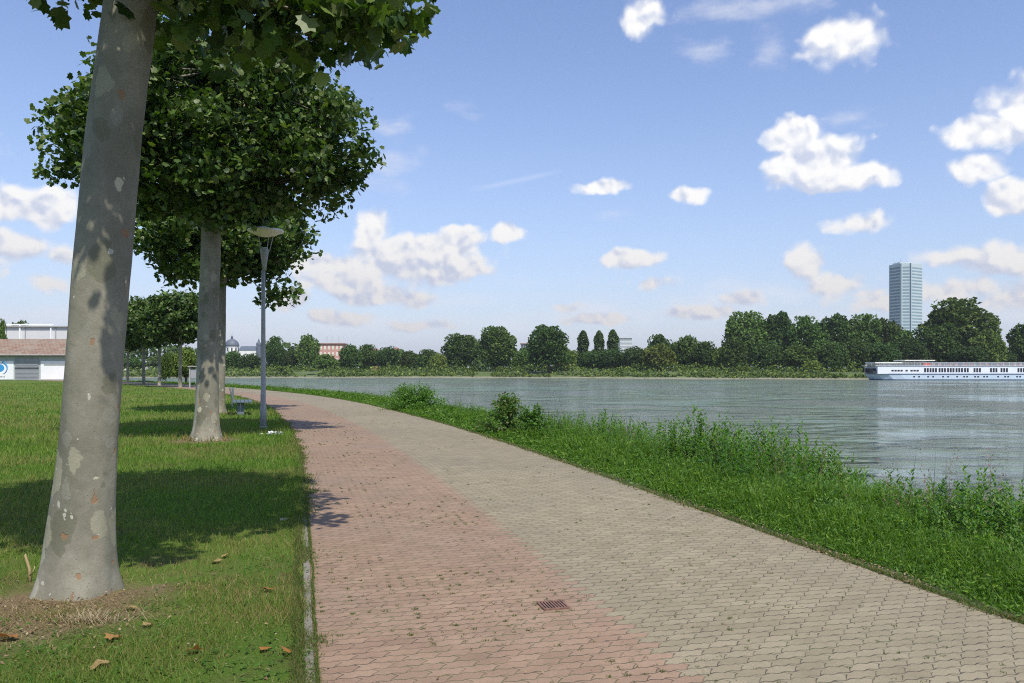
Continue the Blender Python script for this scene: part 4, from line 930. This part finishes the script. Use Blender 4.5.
def church():
    d = 640.0; k = d/F; X = lambda px: (px-512)*k; Z = lambda py: CAMZ+(HOR-py)*k
    root = thing('church', 'distant church with grey dome on a white drum right of the plane trunks', 'church', (X(232), d, 0)); c = (X(232), d, 0)
    slate = paint('slate', (0.10, 0.12, 0.15), .6, .1, .3)
    m = MB(); m.lathe(c, [(5.2, 0), (5.2, Z(347)), (5.5, Z(347)+.1), (5.5, Z(346.4))], 24); m.build('drum', M_WHITE, root)
    for i in range(10):
        a = i*math.pi/5; m = MB(); m.box((c[0]+5.15*math.cos(a), c[1]+5.15*math.sin(a), Z(349.5)), (.3, 1.1, 2.6), a); m.build('window', M_DARK, root)
    z0 = Z(346.4); h = Z(339)-z0
    m = MB(); m.lathe(c, [(5.4*math.cos(a)+.25, z0+h*math.sin(a)) for a in np.linspace(0, 1.5, 10)], 24); dm = m.build('dome', slate, root, True)
    m = MB(); m.lathe(c, [(.9, z0+h-.3), (.9, Z(337)), (1.1, Z(337)+.05), (.5, Z(336)), (.08, Z(335.4)), (.08, Z(333.5))], 12); m.build('lantern', slate, root)
    m = MB(); m.box(((X(240)+X(262))/2, d+4, Z(350)/2), (X(262)-X(240), 12, Z(350))); m.build('nave', M_WHITE, root)
    m = MB(); x0, x1 = X(239.5), X(262.5); zb, zt = Z(350), Z(346)
    m.add([(x0, d-2.5, zb), (x1, d-2.5, zb), (x1, d+10.5, zb), (x0, d+10.5, zb), (x0, d+4, zt), (x1, d+4, zt)], [(0,1,5,4),(2,3,4,5),(0,4,3),(1,2,5),(0,3,2,1)]); m.build('nave_roof', slate, root)
    cc = (X(259.5), d-2, 0); m = MB(); m.lathe(cc, [(1.9, 0), (1.9, Z(345)), (2.2, Z(345)+.1), (1.9, Z(343)), (.9, Z(342)), (.7, Z(340.5)), (.1, Z(338.5))], 10); m.build('side_turret', slate, root)
church()
def block(name, label, px0, px1, top, d, wall, roofm, nx, nz, z0=6, pitched=True, trim=None, depth=12):
    k = d/F; X = lambda px: (px-512)*k; Z = lambda py: CAMZ+(HOR-py)*k; x0, x1 = X(px0), X(px1); zt = Z(top)
    root = thing(name, label, 'building', ((x0+x1)/2, d, 0)); zw = zt-(2.2 if pitched else .5)
    m = MB(); m.box(((x0+x1)/2, d+depth/2, zw/2), (x1-x0, depth, zw)); m.build('wall', wall, root)
    m = MB()
    if pitched: m.add([(x0-.5, d-.6, zw), (x1+.5, d-.6, zw), (x1+.5, d+depth+.6, zw), (x0-.5, d+depth+.6, zw), (x0+2, d+depth/2, zt), (x1-2, d+depth/2, zt)], [(0,1,5,4),(2,3,4,5),(0,4,3),(1,2,5),(0,3,2,1)])
    else: m.box(((x0+x1)/2, d+depth/2, zw+.35), (x1-x0+1.6, depth+1.6, .7))
    m.build('roof', roofm, root)
    facade_windows(root, x0, x1, d, z0, zw-.3, nx, nz, .5, .6, M_DARK if trim is None else trim)
    return root
M_PINK = paint('pink_render', (0.50, 0.27, 0.22), .8, .08, .2); M_CREAM = paint('cream_render', (0.66, 0.60, 0.50), .8, .06, .2); M_RROOF = paint('red_roof', (0.27, 0.12, 0.08), .8, .15, .4)
pk = block('pink_building', 'pink flat-roofed building with pale window bays rising above the trees across the river', 319, 343, 343.5, 560, M_PINK, M_RROOF, 6, 3, 5, False, M_CREAM)
m = MB()
for q in (325, 330, 337): m.tube([((q-512)*560/F, 566, 18.5), ((q-512)*560/F, 566, 24)], .12, 5)
m.build('antenna', M_METAL, pk)
block('house', 'left one of two cream house tops above the trees right of the pink building', 371, 378, 348, 480, M_CREAM, M_RROOF, 3, 2)
block('house', 'right one of two cream house tops above the trees right of the pink building', 391, 399, 347, 480, M_CREAM, M_RROOF, 3, 2)
block('office_block', 'small pale office block right of the three poplars across the river', 620, 632, 337.5, 760, M_PALEW, M_PALEW, 6, 8, 4, False, paint('office_glass', (.16,.22,.28), .3, .1, .1), 14)
block('apartment_block', 'grey block seen in the gap between the two tall round riverside trees', 521, 530, 343.5, 700, paint('far_grey', (.25,.27,.29), .8, .1, .1), M_RROOF, 4, 4, 8, False)
block('low_building', 'long low white building seen between the distant plane trunks across the river', 122, 176, 361.5, 395, M_WHITE, M_PALEW, 12, 1, 2, False)
block('orange_house', 'low orange brown house half hidden by trees below the two cream houses', 371, 380, 365, 376, paint('orange_render', (.42,.2,.09), .8, .1, .2), M_RROOF, 3, 1, 1)
block('riverside_hut', 'tiny pale hut under the trees behind the ship at the right edge', 1014, 1030, 352, 330, M_CREAM, M_RROOF, 3, 1, 3)

# ------------------------------------------------------------------ river cruise ship
def ship():
    d = 268.0; k = d/F; X = lambda px: (px-512)*k; Z = lambda py: CAMZ+(HOR-py)*k
    W = 10.5; root = thing('river_cruise_ship', 'long white two-deck river cruise ship on the water at the right edge', 'ship', (X(940), d, WZ))
    white = paint('ship_white', (0.74, 0.77, 0.80), .35, .03, .3); navy = paint('navy_stripe', (0.03, 0.06, 0.14), .4, .1, .5); glass = paint('ship_glass', (0.02, 0.025, 0.035), .1, .1, 1)
    pale = paint('ship_light_blue', (0.50, 0.60, 0.68), .4, .05, .3); cream = paint('awning', (0.72, 0.70, 0.62), .7, .05, .4); red = paint('deck_red', (0.40, 0.07, 0.04), .6, .2, 1.5)
    x0 = X(864)*(d+W/2)/d; x1 = x0+112; zd = Z(374.3); zt = Z(366)
    def hull(z0, z1, rake0, rake1, w, mat, name, xe=x1):
        prof = [(0, 0), (1.2, .42), (3, .72), (6, .93), (10, 1), ]; V = []
        for z, rk in ((z0, rake0), (z1, rake1)):
            pts = [(x0+rk+a, w/2*b) for a, b in prof]+[(xe-1.5, w/2), (xe, w/2*.85)]
            ring = [(x, d+W/2-y, z) for x, y in pts]+[(x, d+W/2+y, z) for x, y in pts[::-1][:-1]]
            V += ring
        n = len(V)//2; m = MB(); m.add(V, [tuple(range(n))[::-1], tuple(range(n, 2*n))]+[(i, (i+1) % n, n+(i+1) % n, n+i) for i in range(n)]); return m.build(name, mat, root)
    hull(WZ-.6, WZ+.28, 2.2, 1.7, W, navy, 'waterline_stripe'); hull(WZ+.28, zd, 1.7, 0.1, W+.1, pale, 'hull'); hull(zd, zd+.22, 0, 0, W+.35, navy, 'rubbing_strake')
    xs = X(871)*(d+W/2)/d; m = MB(); m.box(((xs+x1-3)/2, d+W/2, (zd+zt)/2+.1), (x1-3-xs, W-.6, zt-zd-.1)); m.build('superstructure', white, root)
    m = MB(); m.box((xs-.6, d+W/2, zd+1.3), (1.3, W-1.6, 1.5), taper=.8); m.build('bow_window', glass, root)
    m = MB(); m.box(((xs+x1)/2-1.2, d+W/2, zt+.08), (x1-xs-.8, W-.2, .16)); m.build('sun_deck', white, root)
    m = MB(); m.tube([(x0+.3, d+W/2, zd), (x0+.3, d+W/2, zd+3.4)], .06, 5); m.box((x0+.7, d+W/2, zd+3.0), (.8, .03, .5)); m.build('bow_mast', M_METAL, root)
    yf = d+.28
    px = 893.0                                          # small square windows at the front
    while px < 921:
        m = MB(); m.box((X(px), yf, Z(370.6)), (.75, .08, .5)); m.build('window', glass, root); px += 3.0 if px < 902 or px > 909 else 5
    groups = [(925.5, 2), (931, 3), (940, 3), (948.5, 3), (957, 3), (965.5, 2), (975, 3), (991.5, 3), (1002, 3), (1019, 3), (1030, 3), (1042, 3), (1060, 4), (1090, 4), (1120, 4)]
    for g, n in groups:
        for i in range(n):
            m = MB(); m.box((X(g+i*2.7), yf, Z(370.1)), (.62, .08, 1.35)); m.build('window', glass, root)
    for g in (914, 919, 928, 933, 943, 948, 957, 964, 967, 975, 978, 984, 987, 998, 1005, 1008, 1017, 1020, 1032, 1038, 1050, 1062):
        m = MB(); m.box((X(g), d-.08, Z(376.6)), (.55, .08, .42)); m.build('porthole', glass, root)
    for a, b, z in ((870, 896.5, 362.6), (899, 929, 360.4)):
        q_ = (d+W/2)/d; m = MB(); m.box(((X(a)+X(b))/2*q_, d+W/2, Z(z)), ((X(b)-X(a))*q_, W-2.5, .35)); aw = m.build('awning', cream, root)
        m = MB()
        for q in np.linspace(X(a)*q_+.6, X(b)*q_-.6, 4):
            for yy in (d+1.8, d+W-1.8): m.tube([(q, yy, zt+.1), (q, yy, Z(z)-.1)], .05, 5)
        m.build('awning_posts', M_METAL, aw)
    m = MB(); m.box((X(929.8), d+2.5, zt+.6), (2.2, 1.6, .9)); m.build('deck_locker', red, root)
    m = MB()
    for yy in (d+.35, d+W-.35):
        for z in (.45, .8, 1.1): m.tube([(xs+.5, yy, zt+.15+z), (x1-4, yy, zt+.15+z)], .022, 4)
        for q in np.arange(xs+.5, x1-4, 2.0): m.tube([(q, yy, zt+.15), (q, yy, zt+1.27)], .03, 4)
    m.build('railing', white, root)
    # loungers and folded parasols set out on the sun deck
    r = np.random.default_rng(4); lounge = MB()
    lounge.box((0, 0, .32), (1.7, .6, .07)); lounge.box((.75, 0, .55), (.5, .6, .07), 0); lounge.box((-.7, 0, .15), (.06, .5, .3)); lounge.box((.6, 0, .15), (.06, .5, .3))
    base = None
    for i, q in enumerate(np.arange(X(936), x1-8, 2.7)):
        if base is None: o = base = lounge.build('deck_lounger', red, None)
        else: o = base.copy(); COL.objects.link(o)
        o.location = (q, d+1.6+(i % 2)*1.2, zt+.16); o.rotation_euler.z = 1.2+r.normal()*.3
        tag(o, 'red brown lounger on the sun deck of the white river ship', 'lounger', 'loungers on the sun deck of the ship')
ship()

# ------------------------------------------------------------------ street lamp
def lamp():
    x, y = -6.62, 21.2; root = thing('street_lamp', 'slim grey lamp post with flat round reflector between lawn and red paving', 'street lamp', (x, y, 0))
    m = MB(); m.lathe((x, y, 0), [(.085, -.05), (.085, .55), (.075, .6), (.066, .62), (.056, 2.6), (.05, 4.2)], 20); m.build('pole', M_METAL, root, True)
    m = MB(); m.lathe((x, y, 0), [(.11, -.02), (.11, .05), (.09, .06)], 20); m.build('base_collar', M_METAL, root)
    m = MB(); m.box((x-.0, y-.087, .75), (.09, .02, .30)); m.build('door', M_GREYP, root)
    m = MB(); m.lathe((x+.03, y, 0), [(.05, 4.2), (.06, 4.35), (.10, 4.62), (.11, 4.75), (.085, 4.78)], 20); m.build('spotlight_housing', M_METAL, root, True)
    m = MB(); gl = paint('lamp_glass', (.45, .48, .5), .1, .05, 3); m.lathe((x+.03, y, 0), [(.085, 4.78), (.06, 4.81)], 20); m.build('lens', gl, root)
    for dx, dy in ((-.12, .02), (.14, .02), (.02, .14)):
        m = MB(); m.tube([(x+.03+dx*.9, y+dy, 4.7), (x+.05+dx*1.6, y+dy*1.6, 5.2)], .012, 6); m.build('support_rod', M_METAL, root)
    M_REF = paint('reflector', (.82, .79, .72), .5, .1, 5)
    m = MB(); m.lathe((x+.06, y, 0), [(.14, 5.10), (.32, 5.16), (.46, 5.23), (.47, 5.26), (.45, 5.28), (.2, 5.33), (.05, 5.35)], 32); o = m.build('reflector_disc', M_REF, root, True)
    o.rotation_euler = (0, 0, 0)
lamp()

# ------------------------------------------------------------------ benches, frame, drain and small things
def bench():
    x, y, dx, dy = curve(29.8); a = math.atan2(dy, dx); px, py = at(29.8, T_LEFT-1.15)
    root = thing('bench', 'blue grey slatted bench on concrete legs beside the red paving past the lamp', 'bench', (float(px), float(py), 0)); root.rotation_euler.z = a
    wood = paint('bench_slats', (0.085, 0.12, 0.135), .6, .15, 4)
    M_BLEG = paint('bench_leg', (0.12, 0.15, 0.165), .7, .15, 4)
    def b(name, boxes, mat, par=root):
        m = MB()
        for c, s in boxes: m.box(c, s)
        return m.build(name, mat, par, world_coords=False, bevel=.005)
    b('seat', [((0, -.3+i*.13, .45), (1.8, .12, .045)) for i in range(5)], wood)
    b('backrest', [((0, .30+i*.03, .62+i*.13), (1.8, .03, .1)) for i in range(3)], wood)
    for q in (-.65, .65): b('leg', [((q, .02, .215), (.10, .22, .43)), ((q, .27, .60), (.07, .06, .62))], M_BLEG)
bench()
def frame():
    d = 64.0; k = d/F; x0 = (189.8-512)*k; x1 = (196.5-512)*k; root = thing('information_stand', 'small grey metal stand with two posts and top bar left of the second trunk', 'stand', ((x0+x1)/2, d, 0))
    for x in (x0, x1): m = MB(); m.box((x, d, .84), (.1, .1, 1.7)); m.build('post', M_METAL, root, bevel=.01)
    m = MB(); m.box(((x0+x1)/2, d, 1.73), (x1-x0+.25, .3, .08)); m.build('top_bar', M_METAL, root)
    m = MB(); m.box(((x0+x1)/2, d+.02, 1.15), (x1-x0-.12, .03, .7)); m.build('panel', M_GREYP, root)
frame()
M_IRON = paint('rusty_iron', (0.22, 0.12, 0.085), .7, .4, 30, metal=.2, bump=.3); M_HOLE_SHADE = paint('drain_shade', (0.008, 0.007, 0.006), .9)
def drain():
    s_ = 5.55; x, y, dx, dy = curve(s_); px, py = 0.275, 5.33
    root = thing('drain_grate', 'small square rusty iron drain grate set in the red paving', 'drain', (px, py, .009)); root.rotation_euler.z = math.atan2(dy, dx)-math.pi/2; root.scale = (.78, .78, 1)
    m = MB(); m.box((0, 0, .0015), (.21, .21, .003)); m.build('shaft_shade', M_HOLE_SHADE, root, world_coords=False)  # flat black plate, painted darkness in place of a real hole
    m = MB(); w = .115
    for sx, sy, a, b in ((0, 1, .24, .02), (0, -1, .24, .02), (1, 0, .02, .204), (-1, 0, .02, .204)): m.box((sx*w*.92, sy*w*.92, .005), (a-.012, b, .010) if sy else (b*0+.02, .19, .010))
    m.build('frame', M_IRON, root, world_coords=False)
    m = MB()
    for i in range(7): m.box((-.078+i*.026, 0, .006), (.015, .19, .008))
    m.build('bars', M_IRON, root, world_coords=False)
drain()
M_DRY = mat_foliage('dry_leaf', .8, .25, spec=.15, tr_tint=(1.2, 1.1, .9))
def leaf_thing(px, py, size, label, col, seed):
    d = CAMZ*F/(py-HOR); x = (px-512)/F*d; r = np.random.default_rng(seed); X, Y, Z = frames(1, 3.0, r)
    v = PLV.copy(); v[:, 2] = -0.3*np.abs(v[:, 0])+0.25*v[:, 1]**2+r.normal(0, .03, len(v))
    V, Fc = scatter(v, PLF, np.array([[0, 0, size*.12+.012]]), X, Y, Z, np.array([size]))
    o = link_mesh('fallen_leaf', V, Fc, M_DRY, None, True, col=np.repeat(np.array([col]), len(PLV), axis=0)); o.location = (x, d, 0.01)
    tag(o, label, 'leaf', 'dry leaves fallen on the lawn')
OR, TAN, PAL = (.34, .15, .045), (.36, .25, .11), (.5, .42, .28)
for a in ((12, 640, .17, 'large orange brown leaf at the left picture edge left of the bare soil', OR), (117, 641, .15, 'orange leaf lying alone on bare soil below the nearest trunk', (.38,.2,.07)),
          (192, 654, .14, 'rust brown leaf on the grass below and right of the nearest trunk', OR), (262, 652, .10, 'brown leaf in the grass nearest to the kerb bottom', OR), (290, 655, .11, 'orange brown leaf in the grass close beside the kerb', OR),
          (100, 670, .16, 'long tan leaf at the bottom of the picture under the bare soil', TAN), (132, 610, .12, 'pale dry leaf just right of the dry grass tuft', TAN), (217, 563, .13, 'pair-coloured tan leaf on the sunny grass near the shade edge', TAN),
          (224, 558, .11, 'ochre leaf touching the tan leaf near the shade edge', (.4,.26,.1)), (272, 592, .13, 'curled reddish brown leaf on the sunny grass midway to the kerb', OR),
          (283, 521, .15, 'pale yellow leaf at the shaded edge of the red paving', PAL), (150, 628, .10, 'small grey brown leaf right of the bare soil', TAN)): leaf_thing(a[0], a[1], a[2]*.62, a[3], a[4], seed=int(a[0]))
def litter():
    n = 1900; parts = []
    a = rng.random(n)*6.28; k = rng.integers(0, 3, n); cx = np.array([-3.1, -6.8, -3.0])[k]; cy = np.array([5.35, 17.5, 4.7])[k]; rr = np.abs(rng.normal(0, .6, n)); x = cx+np.cos(a)*rr*1.5; y = cy+np.sin(a)*rr*.8
    m = 4200; s = sample_s(m, 2.5, 45, 1.5, 1.0); tt = T_RIGHT+.05+rng.normal(0, .07, m); x2, y2 = at(s, tt); kk = fbm(x2, y2, .9) > .44; x = np.r_[x, x2[kk]]; y = np.r_[y, y2[kk]]
    m = 700; s = sample_s(m, 2, 20, 1.5, 1.0); tt = T_LEFT-.1-rng.random(m)*2.5; x2, y2 = at(s, tt); x = np.r_[x, x2]; y = np.r_[y, y2]
    m = 70; s = sample_s(m, 2, 18, 1.3, 1.0); tt = T_LEFT+rng.random(m)*2.2; x2, y2 = at(s, tt); x = np.r_[x, x2]; y = np.r_[y, y2]
    n = len(x); X, Y, Z = frames(n, 2.0); V, Fc = scatter(LLV*np.array([1.6, 1, 1]), LLF, np.stack([x, y, .014+.012*rng.random(n)], 1), X, Y, Z, .010+.028*rng.random(n)**2.2)
    C = np.repeat(pick(n, [(.25,.17,.09),(.28,.21,.12),(.18,.11,.06),(.34,.27,.16)]), 5, axis=0)
    tag(link_mesh('litter', V, Fc, M_DRY, None, False, col=C), 'crumbled dry leaves and bark scattered round the trunks and along the verge', 'leaf litter', kind='stuff')
litter()
def tuft(label, px, py, n, h, spread, col, seed, name='dry_grass_tuft', cat='dry grass', lean=.8):
    d = CAMZ*F/(py-HOR); x = (px-512)/F*d; r = np.random.default_rng(seed)
    P = np.stack([r.normal(0, spread, n), r.normal(0, spread*.4, n), np.zeros(n)], 1)
    V, Fc, C = blades('t', P, h*(.4+.8*r.random(n)), np.full(n, .005)*np.clip(d/6, 1, 3), pick(n, col, r), None, lean, True, r)
    o = link_mesh(name, V, Fc, M_DRY, None, False, col=C); o.location = (x, d, 0.0); tag(o, label, cat)
tuft('flattened straw coloured tuft on the bare soil before the nearest trunk', 92, 622, 260, .10, .10, [(.42,.35,.22),(.3,.24,.14)], 3)
tuft('reddish dry shoots sprouting round the foot of the second plane tree', 200, 441, 160, .22, .25, [(.3,.2,.1),(.12,.15,.04),(.36,.22,.1)], 4, 'dry_shoots', 'shoots')
def stalk():
    m = MB(); d = CAMZ*F/(582-HOR); x = (30-512)/F*d; m.tube([(0, 0, -.02), (-.01, .01, .1), (-.035, .0, .2), (-.03, .0, .21)], [.012, .011, .009, .004], 6)
    m.tube([(0, 0, .05), (.03, 0, .09), (.035, 0, .12)], [.006, .004, .002], 5)
    o = m.build('dry_stalk', paint('straw', (.42, .31, .15), .8, .2, 20), smooth=True); o.location = (x, d, 0); tag(o, 'broken straw coloured stalk standing left of the nearest trunk foot', 'stalk')
stalk()
def flowers():
    d = CAMZ*F/(435.5-HOR); x = (274-512)/F*d; r = np.random.default_rng(9); n = 40; X, Y, Z = frames(n, 1.2, r)
    P = np.stack([r.normal(0, .10, n), r.normal(0, .05, n), .03+.06*r.random(n)], 1); V, Fc = scatter(CLV, CLF, P, X, Y, Z, .05+.06*r.random(n))
    o = link_mesh('crumpled_paper', V, Fc, M_PANEL, None, False); o.location = (x, d, 0); tag(o, 'torn white scraps of paper in the grass right of the second trunk', 'paper')
flowers()

# ------------------------------------------------------------------ thin summer haze over the whole place
def haze():
    m = bpy.data.materials.new('haze'); m.use_nodes = True; t = NT(m.node_tree); t.n.clear(); out = t.node('ShaderNodeOutputMaterial')
    v = t.node('ShaderNodeVolumePrincipled'); v.inputs['Color'].default_value = (0.93, 0.96, 1.0, 1); v.inputs['Density'].default_value = 0.00010; v.inputs['Anisotropy'].default_value = 0.2
    t.l.new(v.outputs[0], out.inputs['Volume'])
    b = MB(); b.box((0, 4500, 70), (24000, 13500, 150)); o = b.build('haze', m); tag(o, kind='stuff')
haze()
